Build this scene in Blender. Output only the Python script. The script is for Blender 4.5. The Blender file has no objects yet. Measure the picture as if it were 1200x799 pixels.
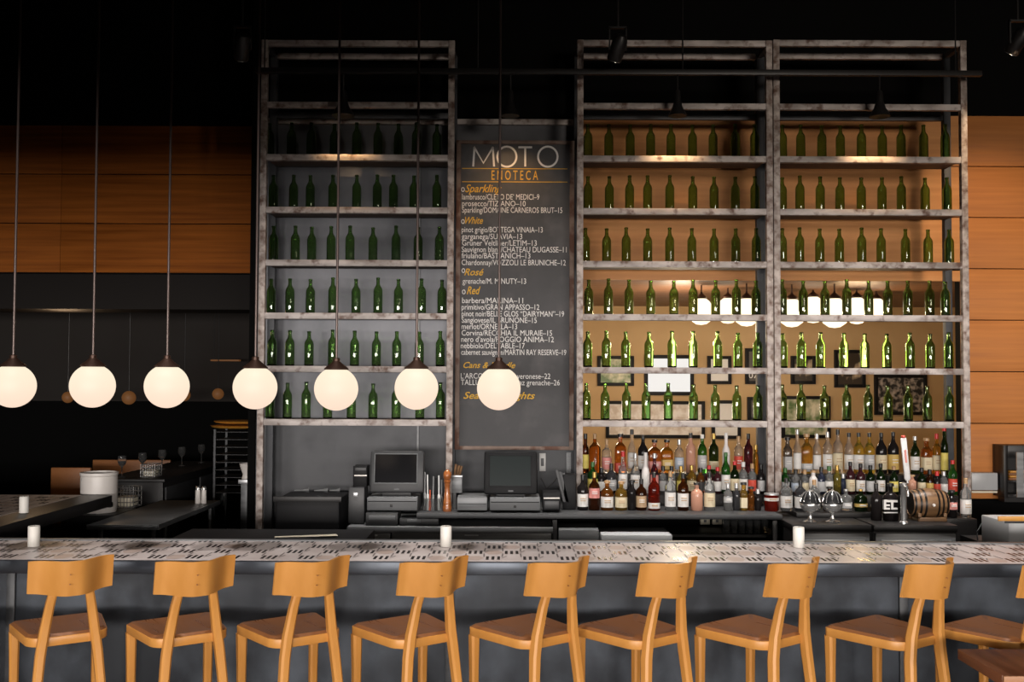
import bpy, bmesh, math, random
from mathutils import Vector, Matrix
random.seed(7)
PI = math.pi
S = bpy.context.scene
COL = S.collection

# ------------------------------------------------------------------ camera
F = 1150.0                      # focal length in pixels of the 1200 x 799 frame
H = 1.97
PITCH, ROLL = 0.032, 0.0042
SHIFT = (450 - 399.5 - F*math.tan(PITCH))/1200.0
cd = bpy.data.cameras.new('camera'); cam = bpy.data.objects.new('camera', cd); COL.objects.link(cam)
cd.sensor_width = 36; cd.lens = F*36/1200; cd.shift_y = SHIFT; cd.clip_end = 100
fw = Vector((0, math.cos(PITCH), math.sin(PITCH)))
up0 = Vector((0, -math.sin(PITCH), math.cos(PITCH))); rt0 = Vector((1, 0, 0))
rt = rt0*math.cos(ROLL) + up0*math.sin(ROLL)
up = up0*math.cos(ROLL) - rt0*math.sin(ROLL)
R3 = Matrix((rt, up, -fw)).transposed()
cam.matrix_world = Matrix.Translation((0, 0, H)) @ R3.to_4x4()
S.camera = cam

def at(px, py, Y):
    """world point on the plane y=Y seen at pixel px,py"""
    d = rt*((px-600)/F) + up*((399.5-py)/F + SHIFT*1200/F) + fw
    return Vector((0, 0, H)) + d*(Y/d.y)
def atz(px, py, z):
    d = rt*((px-600)/F) + up*((399.5-py)/F + SHIFT*1200/F) + fw
    return Vector((0, 0, H)) + d*((z-H)/d.z)

# ------------------------------------------------------------------ world, lights, exposure
w = bpy.data.worlds.new('world'); S.world = w; w.use_nodes = True
w.node_tree.nodes['Background'].inputs[0].default_value = (0.55, 0.65, 0.8, 1)
w.node_tree.nodes['Background'].inputs[1].default_value = 0.0
S.view_settings.view_transform = 'Standard'; S.view_settings.look = 'None'
S.view_settings.exposure = 0.0; S.view_settings.gamma = 1.0
S.view_settings.use_curve_mapping = False
try:
    S.cycles.use_denoising = True
    S.cycles.denoiser = 'OPENIMAGEDENOISE'
    S.cycles.max_bounces = 10; S.cycles.transmission_bounces = 10; S.cycles.transparent_max_bounces = 8
    S.cycles.diffuse_bounces = 3; S.cycles.glossy_bounces = 4
    S.cycles.caustics_reflective = False; S.cycles.caustics_refractive = False
    S.cycles.sample_clamp_indirect = 4.0
except Exception:
    pass

def area(name, loc, size, energy, color, rot):
    l = bpy.data.lights.new(name, 'AREA'); l.shape = 'RECTANGLE'; l.size, l.size_y = size
    l.energy = energy; l.color = color
    o = bpy.data.objects.new(name, l); COL.objects.link(o); o.location = loc; o.rotation_euler = rot
    return o
def point(name, loc, energy, color, r=.05):
    l = bpy.data.lights.new(name, 'POINT'); l.energy = energy; l.color = color; l.shadow_soft_size = r
    o = bpy.data.objects.new(name, l); COL.objects.link(o); o.location = loc
    return o
def spot(name, loc, target, energy, color, angle, blend=.6, r=.03):
    l = bpy.data.lights.new(name, 'SPOT'); l.energy = energy; l.color = color; l.shadow_soft_size = r
    l.spot_size = angle; l.spot_blend = blend
    o = bpy.data.objects.new(name, l); COL.objects.link(o); o.location = loc
    o.rotation_euler = (Vector(target)-Vector(loc)).to_track_quat('-Z', 'Y').to_euler()
    return o
DAY = (1.0, 0.93, 0.88)
WIN_Y = -4.4
# daylight through the three street windows behind the camera (x0, x1, energy)
WINDOWS = [(-7.2, -3.2, 430), (-2.4, 1.6, 540), (2.4, 6.6, 400)]
WZ0, WZ1 = 1.35, 2.25
for i, (x0, x1, e) in enumerate(WINDOWS):
    area('window_daylight', ((x0+x1)/2, WIN_Y+.02, (WZ0+WZ1)/2), (x1-x0, WZ1-WZ0-.1), e, DAY, (PI/2, 0, 0))
# added fill lights without fixtures: over the bar, over the aisle, high right
for k_, x_ in enumerate((-2.5, -1.1, .3, 1.7, 3.2)):
    spot('bar_top_fill', (x_, 3.9, 5.2), (x_, 5.25, 1.07), (260, 300, 340, 370, 300)[k_], (1.0, .93, .88), math.radians(42), .8, .08)
al_ = area('aisle_fill_strip', (1.2, 6.95, 5.2), (6.5, .15), 60, (1.0, .95, .90), (math.radians(5), 0, 0)); al_.data.spread = math.radians(40)
area('upper_right_fill', (5.8, WIN_Y+.1, 3.4), (3.6, 1.4), 430, (1.0, .88, .76), (PI/2, 0, 0))

# ------------------------------------------------------------------ materials
def new_mat(name):
    m = bpy.data.materials.new(name); m.use_nodes = True
    nt = m.node_tree; b = nt.nodes['Principled BSDF']
    return m, nt, b
def mat(name, col, rough=.5, metal=0, spec=.5, trans=0, ior=1.45, emis=None, es=0, coat=0):
    m, nt, b = new_mat(name)
    b.inputs['Base Color'].default_value = (*col, 1); b.inputs['Roughness'].default_value = rough
    b.inputs['Metallic'].default_value = metal; b.inputs['Specular IOR Level'].default_value = spec
    b.inputs['Transmission Weight'].default_value = trans; b.inputs['IOR'].default_value = ior
    b.inputs['Coat Weight'].default_value = coat
    if emis:
        b.inputs['Emission Color'].default_value = (*emis, 1); b.inputs['Emission Strength'].default_value = es
    return m
def noise_mat(name, c1, c2, scale=(1, 1, 1), nscale=5, detail=6, lo=.35, hi=.65, rough=(.4, .6), metal=0, bump=0, c3=None, c3lo=.6, c3hi=.7, c3scale=9, spec=.5, coat=0):
    """two (three) colours mixed by stretched noise in object space; roughness varies with it"""
    m, nt, b = new_mat(name); N = nt.nodes; L = nt.links
    tc = N.new('ShaderNodeTexCoord'); mp = N.new('ShaderNodeMapping'); mp.inputs['Scale'].default_value = scale
    L.new(tc.outputs['Object'], mp.inputs['Vector'])
    nz = N.new('ShaderNodeTexNoise'); nz.inputs['Scale'].default_value = nscale; nz.inputs['Detail'].default_value = detail
    L.new(mp.outputs[0], nz.inputs['Vector'])
    r = N.new('ShaderNodeMapRange'); r.inputs[1].default_value = lo; r.inputs[2].default_value = hi
    L.new(nz.outputs[0], r.inputs[0])
    mx = N.new('ShaderNodeMix'); mx.data_type = 'RGBA'
    mx.inputs[6].default_value = (*c1, 1); mx.inputs[7].default_value = (*c2, 1)
    L.new(r.outputs[0], mx.inputs[0]); out = mx.outputs[2]
    if c3:
        n2 = N.new('ShaderNodeTexNoise'); n2.inputs['Scale'].default_value = c3scale; n2.inputs['Detail'].default_value = 8
        L.new(tc.outputs['Object'], n2.inputs['Vector'])
        r2 = N.new('ShaderNodeMapRange'); r2.inputs[1].default_value = c3lo; r2.inputs[2].default_value = c3hi
        L.new(n2.outputs[0], r2.inputs[0])
        m2 = N.new('ShaderNodeMix'); m2.data_type = 'RGBA'; m2.inputs[7].default_value = (*c3, 1)
        L.new(out, m2.inputs[6]); L.new(r2.outputs[0], m2.inputs[0]); out = m2.outputs[2]
    L.new(out, b.inputs['Base Color'])
    rr = N.new('ShaderNodeMapRange'); rr.inputs[1].default_value = .3; rr.inputs[2].default_value = .7
    rr.inputs[3].default_value = rough[0]; rr.inputs[4].default_value = rough[1]
    L.new(nz.outputs[0], rr.inputs[0]); L.new(rr.outputs[0], b.inputs['Roughness'])
    b.inputs['Metallic'].default_value = metal; b.inputs['Specular IOR Level'].default_value = spec
    b.inputs['Coat Weight'].default_value = coat
    if bump:
        bp = N.new('ShaderNodeBump'); bp.inputs['Strength'].default_value = bump; bp.inputs['Distance'].default_value = .01
        L.new(nz.outputs[0], bp.inputs['Height']); L.new(bp.outputs[0], b.inputs['Normal'])
    return m

M = {}
M['black_paint'] = mat('black_paint', (.003, .003, .003), .85, spec=.1)
M['black_metal'] = mat('black_metal', (.012, .011, .011), .42)
M['black_plastic'] = mat('black_plastic', (.009, .009, .010), .5, spec=.2)
M['grey_plastic'] = noise_mat('grey_plastic', (.10, .105, .11), (.13, .135, .14), nscale=4, rough=(.45, .6))
M['dark_plastic'] = mat('dark_plastic', (.035, .036, .038), .42)
M['screen'] = mat('screen_glass', (.004, .004, .005), .12, spec=.35)
M['screen_teal'] = mat('screen_glass_teal', (.008, .013, .013), .3, spec=.12)
M['floor'] = noise_mat('floor_concrete', (.035, .03, .028), (.06, .052, .047), nscale=3, rough=(.35, .6))
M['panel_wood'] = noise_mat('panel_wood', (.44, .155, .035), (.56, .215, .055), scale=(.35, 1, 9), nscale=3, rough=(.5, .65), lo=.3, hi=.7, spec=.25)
M['panel_wood_shaded'] = noise_mat('panel_wood_shaded', (.19, .052, .007), (.34, .103, .016), scale=(.3, 1, 8), nscale=3, rough=(.6, .75), lo=.3, hi=.7, spec=.08)  # dimmer light on the left boards put into the wood colour
M['gap'] = mat('panel_gap', (.012, .008, .006), .9)
M['steel_wall'] = noise_mat('blackened_steel', (.07, .073, .082), (.20, .203, .22), scale=(1, 1, .7), nscale=1.3, rough=(.32, .5), metal=.35)
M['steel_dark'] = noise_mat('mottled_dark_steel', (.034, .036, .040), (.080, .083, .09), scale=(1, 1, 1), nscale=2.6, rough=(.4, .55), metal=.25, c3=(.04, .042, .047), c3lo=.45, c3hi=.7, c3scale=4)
M['counter_steel'] = noise_mat('dark_counter_steel', (.045, .047, .05), (.075, .078, .082), scale=(.4, 1, 6), nscale=4, rough=(.4, .55), metal=.3)
M['steel_front'] = noise_mat('bar_front_steel', (.012, .0145, .019), (.085, .098, .118), scale=(1.5, 1, 1.1), nscale=1.6, detail=9, lo=.38, hi=.68, rough=(.35, .55), metal=.45, c3=(.02, .023, .028), c3lo=.48, c3hi=.66, c3scale=2.6)
M['steel_edge'] = noise_mat('counter_edge_steel', (.055, .064, .08), (.095, .107, .125), scale=(.6, 1, 3), nscale=3, rough=(.3, .45), metal=.6)
M['stainless'] = noise_mat('stainless', (.36, .37, .38), (.46, .47, .48), scale=(.4, 1, 6), nscale=4, rough=(.28, .4), metal=.9)
M['dull_steel'] = noise_mat('dull_steel', (.12, .125, .13), (.19, .195, .20), scale=(.4, 1, 6), nscale=4, rough=(.35, .5), metal=.3)
M['chrome'] = mat('chrome', (.75, .75, .74), .24, .85)
M['rack_post'] = noise_mat('weathered_post', (.27, .22, .195), (.60, .53, .49), nscale=11, rough=(.5, .7), metal=.1, c3=(.13, .07, .048), c3lo=.48, c3hi=.68, c3scale=16)
M['rack_shelf'] = noise_mat('weathered_shelf', (.30, .26, .24), (.60, .545, .52), scale=(.5, 1, 1.5), nscale=9, rough=(.5, .7), metal=.1, c3=(.14, .085, .065), c3lo=.52, c3hi=.70, c3scale=14)
M['shelf_board'] = noise_mat('shaded_shelf_board', (.07, .045, .032), (.12, .08, .06), scale=(.4, 3, 1), nscale=5, rough=(.6, .8))  # shade under the shelves put into this dark colour
M['panel_wood_lit'] = noise_mat('panel_wood_lit', (.60, .265, .095), (.70, .33, .125), scale=(.35, 1, 7), nscale=3, rough=(.5, .65), spec=.25)  # paler copy of the boards; lamp light behind the racks put into colour
M['rack_shaded'] = noise_mat('shaded_rear_post', (.05, .053, .06), (.085, .088, .095), nscale=4, rough=(.45, .6), metal=.3)  # shade on the rear posts and ties put into the colour
def glass_absorb(name, col, density, rough=.04):
    m, nt, b = new_mat(name)
    b.inputs['Base Color'].default_value = (1, 1, 1, 1); b.inputs['Roughness'].default_value = rough
    b.inputs['Transmission Weight'].default_value = 1; b.inputs['IOR'].default_value = 1.5
    v = nt.nodes.new('ShaderNodeVolumeAbsorption'); v.inputs['Color'].default_value = (*col, 1); v.inputs['Density'].default_value = density
    nt.links.new(v.outputs[0], nt.nodes['Material Output'].inputs['Volume'])
    return m
M['bottle'] = glass_absorb('green_bottle_glass', (.34, .62, .04), 400)
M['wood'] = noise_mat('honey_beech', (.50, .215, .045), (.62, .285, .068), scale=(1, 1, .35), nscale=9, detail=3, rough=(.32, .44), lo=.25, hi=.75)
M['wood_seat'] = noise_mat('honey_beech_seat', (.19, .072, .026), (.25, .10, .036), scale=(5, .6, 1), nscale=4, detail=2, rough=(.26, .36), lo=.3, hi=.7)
M['table_wood'] = noise_mat('table_wood', (.13, .042, .018), (.21, .075, .034), scale=(8, .6, 1), nscale=4, rough=(.3, .45))
M['table_edge'] = noise_mat('table_edge_wood', (.30, .125, .045), (.42, .19, .08), scale=(.6, 6, 4), nscale=4, rough=(.4, .5))
M['tile'] = noise_mat('tile_pale', (.62, .54, .52), (.72, .655, .64), nscale=6, rough=(.34, .45), spec=.5)
M['tile_tan'] = noise_mat('tile_tan', (.50, .39, .345), (.60, .49, .44), nscale=6, rough=(.34, .45), spec=.5)
M['tile_black'] = mat('tile_black', (.02, .016, .016), .25)
M['tile_line'] = mat('tile_line', (.20, .17, .165), .5)
M['opal'] = None
M['bronze'] = mat('bronze_cap', (.05, .026, .018), .4, .6)
M['rod'] = mat('pendant_rod', (.10, .075, .068), .35, .6)
M['candle'] = mat('candle_wax', (.78, .76, .70), .5)
M['white_ceramic'] = mat('white_ceramic', (.72, .68, .64), .35)
M['board'] = noise_mat('chalkboard_slate', (.05, .05, .053), (.085, .084, .088), nscale=2.2, rough=(.6, .8), c3=(.12, .115, .118), c3lo=.5, c3hi=.75, c3scale=3)
M['board_frame'] = noise_mat('board_frame', (.15, .095, .07), (.26, .19, .155), nscale=6, rough=(.5, .7), c3=(.10, .04, .022), c3lo=.5, c3hi=.6, c3scale=5)
M['chalk'] = mat('white_chalk', (.86, .84, .82), .9)
M['gold_chalk'] = mat('gold_chalk', (.72, .42, .06), .9)
M['tan_wall'] = noise_mat('tan_plaster', (.50, .33, .16), (.58, .40, .21), nscale=1.2, rough=(.7, .9))
M['brown_ceiling'] = noise_mat('brown_ceiling', (.10, .045, .022), (.16, .075, .036), scale=(1, 6, 1), nscale=2, rough=(.4, .6))
M['room_grey'] = noise_mat('dim_grey_paint', (.018, .0145, .012), (.024, .019, .016), nscale=1, rough=(.7, .9))
M['mill_wood'] = noise_mat('pepper_mill_wood', (.28, .085, .022), (.38, .125, .035), scale=(1, 1, 4), nscale=7, rough=(.22, .32), coat=.5)
M['barrel_wood'] = noise_mat('barrel_oak', (.10, .05, .02), (.19, .10, .042), scale=(.4, 6, 6), nscale=4, rough=(.4, .55))
M['hoop'] = mat('barrel_hoop', (.025, .022, .02), .4, .7)
M['orange_wood'] = noise_mat('orange_wood', (.62, .27, .03), (.72, .35, .06), scale=(.5, 4, 1), nscale=4, rough=(.35, .5))
M['booth_wood'] = noise_mat('booth_wood', (.26, .10, .03), (.34, .14, .05), nscale=3, rough=(.4, .5))
M['clear'] = mat('clear_glass', (.93, .95, .95), .03, trans=.96, ior=1.18)
M['cream'] = mat('cream_paper', (.72, .66, .52), .7)
M['white_plastic'] = mat('white_plastic', (.72, .72, .71), .4)
M['light_box'] = noise_mat('grey_enamel', (.36, .37, .38), (.44, .45, .46), nscale=2, rough=(.3, .4))
M['cable'] = mat('cable_black', (.015, .015, .016), .5)

def emissive(name, col, strength, zlo=None, zhi=None, col2=None):
    """opal glass lit from inside, a little warmer at the rim of the bulb's reach"""
    m, nt, b = new_mat(name); N, L = nt.nodes, nt.links
    b.inputs['Base Color'].default_value = (.03, .028, .025, 1); b.inputs['Roughness'].default_value = .6
    b.inputs['Emission Strength'].default_value = strength
    b.inputs['Emission Color'].default_value = (*col, 1)
    if col2:
        tc = N.new('ShaderNodeTexCoord'); sp = N.new('ShaderNodeSeparateXYZ'); L.new(tc.outputs['Object'], sp.inputs[0])
        r = N.new('ShaderNodeMapRange'); r.inputs[1].default_value = zlo; r.inputs[2].default_value = zhi
        L.new(sp.outputs[2], r.inputs[0])
        mx = N.new('ShaderNodeMix'); mx.data_type = 'RGBA'
        mx.inputs[6].default_value = (*col, 1); mx.inputs[7].default_value = (*col2, 1)
        L.new(r.outputs[0], mx.inputs[0]); L.new(mx.outputs[2], b.inputs['Emission Color'])
    return m
M['opal'] = emissive('opal_globe', (1.0, .74, .58), 1.0, -.11, .10, (1.0, .87, .66))
M['opal_room'] = emissive('opal_room', (1.0, .86, .62), 1.6)
M['opal_dim'] = emissive('opal_dim', (.55, .21, .06), .16)
M['opal_dim'].node_tree.nodes['Principled BSDF'].inputs['Base Color'].default_value = (.10, .05, .02, 1)
M['bulb'] = emissive('warm_bulb', (1.0, .55, .2), 3.0)

# ------------------------------------------------------------------ mesh helpers
class MB:
    def __init__(s): s.v = []; s.f = []; s.m = []
    def add(s, vs, fs, mi=0):
        o = len(s.v); s.v += [Vector(v) for v in vs]
        s.f += [tuple(i+o for i in f) for f in fs]; s.m += [mi]*len(fs); return s
    def box(s, x0, x1, y0, y1, z0, z1, bev=0, mi=0, xf=None):
        bm = bmesh.new(); bmesh.ops.create_cube(bm, size=1)
        for v in bm.verts:
            v.co = Vector(((x0+x1)/2+v.co.x*(x1-x0), (y0+y1)/2+v.co.y*(y1-y0), (z0+z1)/2+v.co.z*(z1-z0)))
        if bev: bmesh.ops.bevel(bm, geom=bm.edges[:], offset=bev, segments=2, affect='EDGES', profile=.5)
        bm.verts.index_update()
        vs = [xf @ v.co if xf else v.co.copy() for v in bm.verts]
        s.add(vs, [[v.index for v in f.verts] for f in bm.faces], mi); bm.free(); return s
    def lathe(s, prof, c=(0, 0, 0), seg=20, mi=0, axis='z', sq=None, ang=0):
        """prof: (radius, height) pairs; sq squares the section"""
        c = Vector(c); vs = []; fs = []
        for (r, h) in prof:
            for k in range(seg):
                a = 2*PI*k/seg + ang; x, y = math.cos(a), math.sin(a)
                if sq:
                    q = (abs(x)**sq+abs(y)**sq)**(-1/sq); x *= q; y *= q
                x *= r; y *= r
                p = (x, y, h) if axis == 'z' else ((h, x, y) if axis == 'x' else (x, h, y))
                vs.append(c+Vector(p))
        n = len(prof)
        for i in range(n-1):
            for k in range(seg):
                k2 = (k+1) % seg
                q = (i*seg+k, i*seg+k2, (i+1)*seg+k2, (i+1)*seg+k)
                fs.append(q if axis != 'y' else q[::-1])
        if prof[0][0] > 1e-5: fs.append(tuple(range(seg))[::-1] if axis != 'y' else tuple(range(seg)))
        if prof[-1][0] > 1e-5:
            t = tuple((n-1)*seg+k for k in range(seg)); fs.append(t if axis != 'y' else t[::-1])
        return s.add(vs, fs, mi)
    def tube(s, pts, r, seg=8, mi=0, sq=None):
        """round bar along points; r a number or one per point (or (rx, ry) pairs)"""
        pts = [Vector(p) for p in pts]; n = len(pts); vs = []; fs = []
        ref = Vector((0, 0, 1))
        for i, p in enumerate(pts):
            t = (pts[min(i+1, n-1)]-pts[max(i-1, 0)]).normalized()
            rf = ref if abs(t.dot(ref)) < .95 else Vector((0, 1, 0))
            a = t.cross(rf).normalized(); b = a.cross(t).normalized()
            rr = r[i] if isinstance(r, list) else r
            rx, ry = rr if isinstance(rr, tuple) else (rr, rr)
            for k in range(seg):
                an = 2*PI*k/seg + (PI/4 if seg == 4 else 0)
                x, y = math.cos(an), math.sin(an)
                if sq:
                    q = (abs(x)**sq+abs(y)**sq)**(-1/sq); x *= q; y *= q
                vs.append(p+a*(x*rx)+b*(y*ry))
        for i in range(n-1):
            for k in range(seg):
                k2 = (k+1) % seg; fs.append((i*seg+k, i*seg+k2, (i+1)*seg+k2, (i+1)*seg+k))
        fs.append(tuple(range(seg))[::-1]); fs.append(tuple((n-1)*seg+k for k in range(seg)))
        return s.add(vs, fs, mi)
    def prism(s, poly, z0, z1, mi=0, bev=0, xf=None):
        """poly in xy extruded in z"""
        bm = bmesh.new(); vs = [bm.verts.new((x, y, z0)) for x, y in poly]
        f = bm.faces.new(vs); r = bmesh.ops.extrude_face_region(bm, geom=[f])
        for e in r['geom']:
            if isinstance(e, bmesh.types.BMVert): e.co.z = z1
        bmesh.ops.recalc_face_normals(bm, faces=bm.faces[:])
        if bev:
            ed = [e for e in bm.edges if abs(e.verts[0].co.z-e.verts[1].co.z) < 1e-6]
            bmesh.ops.bevel(bm, geom=ed, offset=bev, segments=2, affect='EDGES', profile=.5)
        bm.verts.index_update()
        s.add([xf @ v.co if xf else v.co.copy() for v in bm.verts], [[v.index for v in f.verts] for f in bm.faces], mi)
        bm.free(); return s
    def quad(s, a, b, c, d, mi=0): return s.add([a, b, c, d], [(0, 1, 2, 3)], mi)
    def ribbon(s, pts, wd, y, th=.003, closed=False, mi=0):
        """flat stroke in the xz plane at depth y"""
        pts = [Vector((p[0], 0, p[1])) for p in pts]; n = len(pts); vs = []; fs = []
        for i, p in enumerate(pts):
            if closed: t = pts[(i+1) % n]-pts[i-1]
            else: t = pts[min(i+1, n-1)]-pts[max(i-1, 0)]
            t.normalize(); nn = Vector((-t.z, 0, t.x))*(wd/2)
            for q, yy in ((p+nn, y), (p-nn, y), (p-nn, y+th), (p+nn, y+th)): vs.append(Vector((q.x, yy, q.z)))
        m_ = n if closed else n-1
        for i in range(m_):
            j = (i+1) % n
            for k in range(4):
                k2 = (k+1) % 4; fs.append((i*4+k, i*4+k2, j*4+k2, j*4+k))
        if not closed: fs += [(0, 1, 2, 3), ((n-1)*4+3, (n-1)*4+2, (n-1)*4+1, (n-1)*4)]
        return s.add(vs, fs, mi)
    def build(s, name, mats, parent=None, origin=None, smooth=True):
        if not isinstance(mats, (list, tuple)): mats = [mats]
        if parent is not None: org = WORLD.get(parent.name, Vector((0, 0, 0)))
        elif origin is not None: org = Vector(origin)
        else:
            xs = [v.x for v in s.v]; ys = [v.y for v in s.v]; zs = [v.z for v in s.v]
            org = Vector(((min(xs)+max(xs))/2, (min(ys)+max(ys))/2, min(zs)))
        me = bpy.data.meshes.new(name); me.from_pydata([tuple(v-org) for v in s.v], [], s.f)
        for m in mats: me.materials.append(m)
        me.polygons.foreach_set('material_index', s.m)
        if smooth:
            me.polygons.foreach_set('use_smooth', [True]*len(me.polygons)); me.set_sharp_from_angle(angle=math.radians(38))
        me.update()
        o = bpy.data.objects.new(name, me); COL.objects.link(o)
        if parent is not None: o.parent = parent
        else: o.location = org
        WORLD[o.name] = org
        return o
WORLD = {}
def tag(o, label=None, cat=None, group=None, kind=None):
    if label: o['label'] = label
    if cat: o['category'] = cat
    if group: o['group'] = group
    if kind: o['kind'] = kind
    return o
def thing(name, label, cat, loc=(0, 0, 0), group=None):
    o = bpy.data.objects.new(name, None); COL.objects.link(o); o.empty_display_size = .05
    o.location = loc; WORLD[o.name] = Vector(loc)
    return tag(o, label, cat, group)
def struct(o): o['kind'] = 'structure'; return o
CHILD = {}
def kids(o): return [c for c in bpy.data.objects if c.parent == o]
def dup(root, loc, rz, label, group=None):
    r = root.copy(); COL.objects.link(r); r.location = loc; r.rotation_euler = (0, 0, rz)
    r['label'] = label
    if group: r['group'] = group
    for ch in kids(root):
        c = ch.copy(); COL.objects.link(c); c.parent = r
        for g in kids(ch):
            d = g.copy(); COL.objects.link(d); d.parent = c
    return r
def pxbox(mb, x0, y0, x1, y1, Y, dep, bev=.004, mi=0):
    """box whose front face at depth Y spans the pixel rectangle"""
    a = at(x0, y1, Y); b = at(x1, y0, Y)
    return mb.box(a.x, b.x, Y, Y+dep, a.z, b.z, bev, mi)
ORD = ['first', 'second', 'third', 'fourth', 'fifth', 'sixth', 'seventh', 'eighth', 'ninth', 'tenth', 'eleventh', 'twelfth', 'thirteenth', 'fourteenth',
       'fifteenth', 'sixteenth', 'seventeenth', 'eighteenth', 'nineteenth', 'twentieth', 'twenty-first', 'twenty-second', 'twenty-third', 'twenty-fourth']

# ------------------------------------------------------------------ setting
CEIL = 5.6
struct(MB().box(-9, 9, -4.8, 14.2, -.1, 0).build('floor', M['floor']))
struct(MB().box(-9, 9, -4.8, 14.2, CEIL, CEIL+.1).build('ceiling', M['black_paint']))
struct(MB().box(-9.2, -9, -4.8, 14.2, 0, CEIL).build('wall_left', M['black_paint']))
struct(MB().box(9, 9.2, -4.8, 14.2, 0, CEIL).build('wall_right', M['black_paint']))
# street wall behind the camera with three windows, and an added slab shading the upper racks
fwm = MB()
fwm.box(-9, 9, WIN_Y-.3, WIN_Y-.1, WZ1, CEIL); fwm.box(-9, 9, WIN_Y-.3, WIN_Y-.1, 0, WZ0)
xs = [-9]+[q for x0, x1, e in WINDOWS for q in (x0, x1)]+[9]
for i in range(0, len(xs), 2): fwm.box(xs[i], xs[i+1], WIN_Y-.3, WIN_Y-.1, WZ0, WZ1)
struct(fwm.build('wall_front', M['black_paint']))
for i, (x0, x1, e) in enumerate(WINDOWS):
    wf = MB()
    for xx in (x0, (x0+x1)/2-.03, x1-.06): wf.box(xx, xx+.06, WIN_Y-.12, WIN_Y-.06, WZ0, WZ1)
    wf.box(x0, x1, WIN_Y-.12, WIN_Y-.06, WZ0, WZ0+.06); wf.box(x0, x1, WIN_Y-.12, WIN_Y-.06, WZ1-.06, WZ1)
    struct(wf.build('window_%d' % (i+1), M['black_metal']))
SOF_Y, SOF_Z = .2, 2.34
struct(MB().box(-9, 9, -4.4, SOF_Y, SOF_Z, SOF_Z+.15).build('trim_1', M['black_paint']))  # unseen slab added to keep window light off the upper wall

struct(MB().box(3.0, 3.15, -4.4, .75, SOF_Z+.15, CEIL).build('wall_light_block', M['black_paint']))  # unseen wall added to keep the high fill off the left rack

# back wall, right part: orange boards on a black wall, with the open hatch into the dining room
YW = 8.85
OX0, OX1 = .62, 4.06
OZ0, OZ1 = .90, at(800, 327, YW).z
TOP = at(1160, 136, YW).z
bw = MB(); bw.box(.30, 9, YW+.03, YW+.13, TOP, CEIL); bw.box(.30, OX0, YW+.03, YW+.13, 0, TOP); bw.box(OX1, 9, YW+.03, YW+.13, 0, TOP)
bw.box(OX0, OX1, YW+.03, YW+.13, OZ1, TOP); bw.box(OX0, OX1, YW+.03, YW+.13, 0, OZ0)
struct(bw.build('wall_back', M['black_paint']))
ph = .4655
pw = MB(); z = TOP
while z > .96:
    z0 = max(z-ph+.008, .96)
    if z0 >= OZ1-.25:
        pw.box(.57, OX1-.002, YW, YW+.03, max(z0, OZ1), z, .002, 1); pw.box(OX1, 6.5, YW, YW+.03, z0, z, .002)
    if z0 < OZ1:
        if z0 < OZ1-.25: pw.box(OX1, 6.5, YW, YW+.03, z0, z, .002)
    z -= ph
struct(pw.build('trim_2', [M['panel_wood'], M['panel_wood_lit']]))
struct(MB().box(OX1, 6.5, YW-.02, YW+.03, 0, .95).build('baseboard_right', M['black_paint']))
# lintel board over the hatch
struct(MB().box(OX0, OX1, YW-.015, YW+.03, OZ1-.01, OZ1+.085, .003).build('trim_3', M['panel_wood_lit']))

# back wall, left part: boards with shade in their colour, set a little deeper
YL = 9.25
LX1 = -2.28
zt, zb = at(150, 147, YL).z, at(150, 320, YL).z
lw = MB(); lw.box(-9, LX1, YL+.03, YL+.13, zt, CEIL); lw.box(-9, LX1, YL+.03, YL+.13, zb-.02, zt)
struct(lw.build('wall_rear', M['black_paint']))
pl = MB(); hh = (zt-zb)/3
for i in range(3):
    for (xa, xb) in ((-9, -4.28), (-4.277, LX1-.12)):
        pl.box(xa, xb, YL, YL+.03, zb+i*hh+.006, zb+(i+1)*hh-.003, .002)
struct(pl.build('trim_4', M['panel_wood_shaded']))
# dark bulkhead under the boards
struct(MB().box(-9, LX1, YL+.02, YL+.5, at(150, 362, YL).z, zb-.01).build('trim_5', mat('bulkhead', (.010, .008, .007), .7, spec=.2)))
# steel clad wall behind the chalkboard and the first rack
YS = 8.55
zs = at(420, 141, YS).z
struct(MB().box(LX1+.06, .565, YS, YS+.06, 1.655, zs).build('wall_steel', M['steel_wall']))
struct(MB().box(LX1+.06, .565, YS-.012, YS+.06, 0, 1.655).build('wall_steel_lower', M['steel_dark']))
struct(MB().box(LX1+.06, .565, YS, YS+.06, zs, CEIL).build('wall_upper', M['black_paint']))
tr = MB(); a = at(313, 145, YS-.03); b = at(672, 140, YS-.03)
tr.box(a.x, b.x, YS-.04, YS, a.z, b.z, .003); struct(tr.build('trim_6', M['rack_shelf']))
tr = MB()
for xa in (491, 1000):
    if xa > 600: continue
    a = at(xa-3, 630, YS-.01); b = at(xa+2.5, 150, YS-.01); tr.box(a.x, b.x, YS-.03, YS-.013, .2, b.z)
a = at(666, 630, YS-.01); tr.box(a.x-.02, a.x+.02, YS-.03, YS-.013, .2, at(660, 530, YS).z)
struct(tr.build('trim_7', M['dull_steel']))
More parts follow.
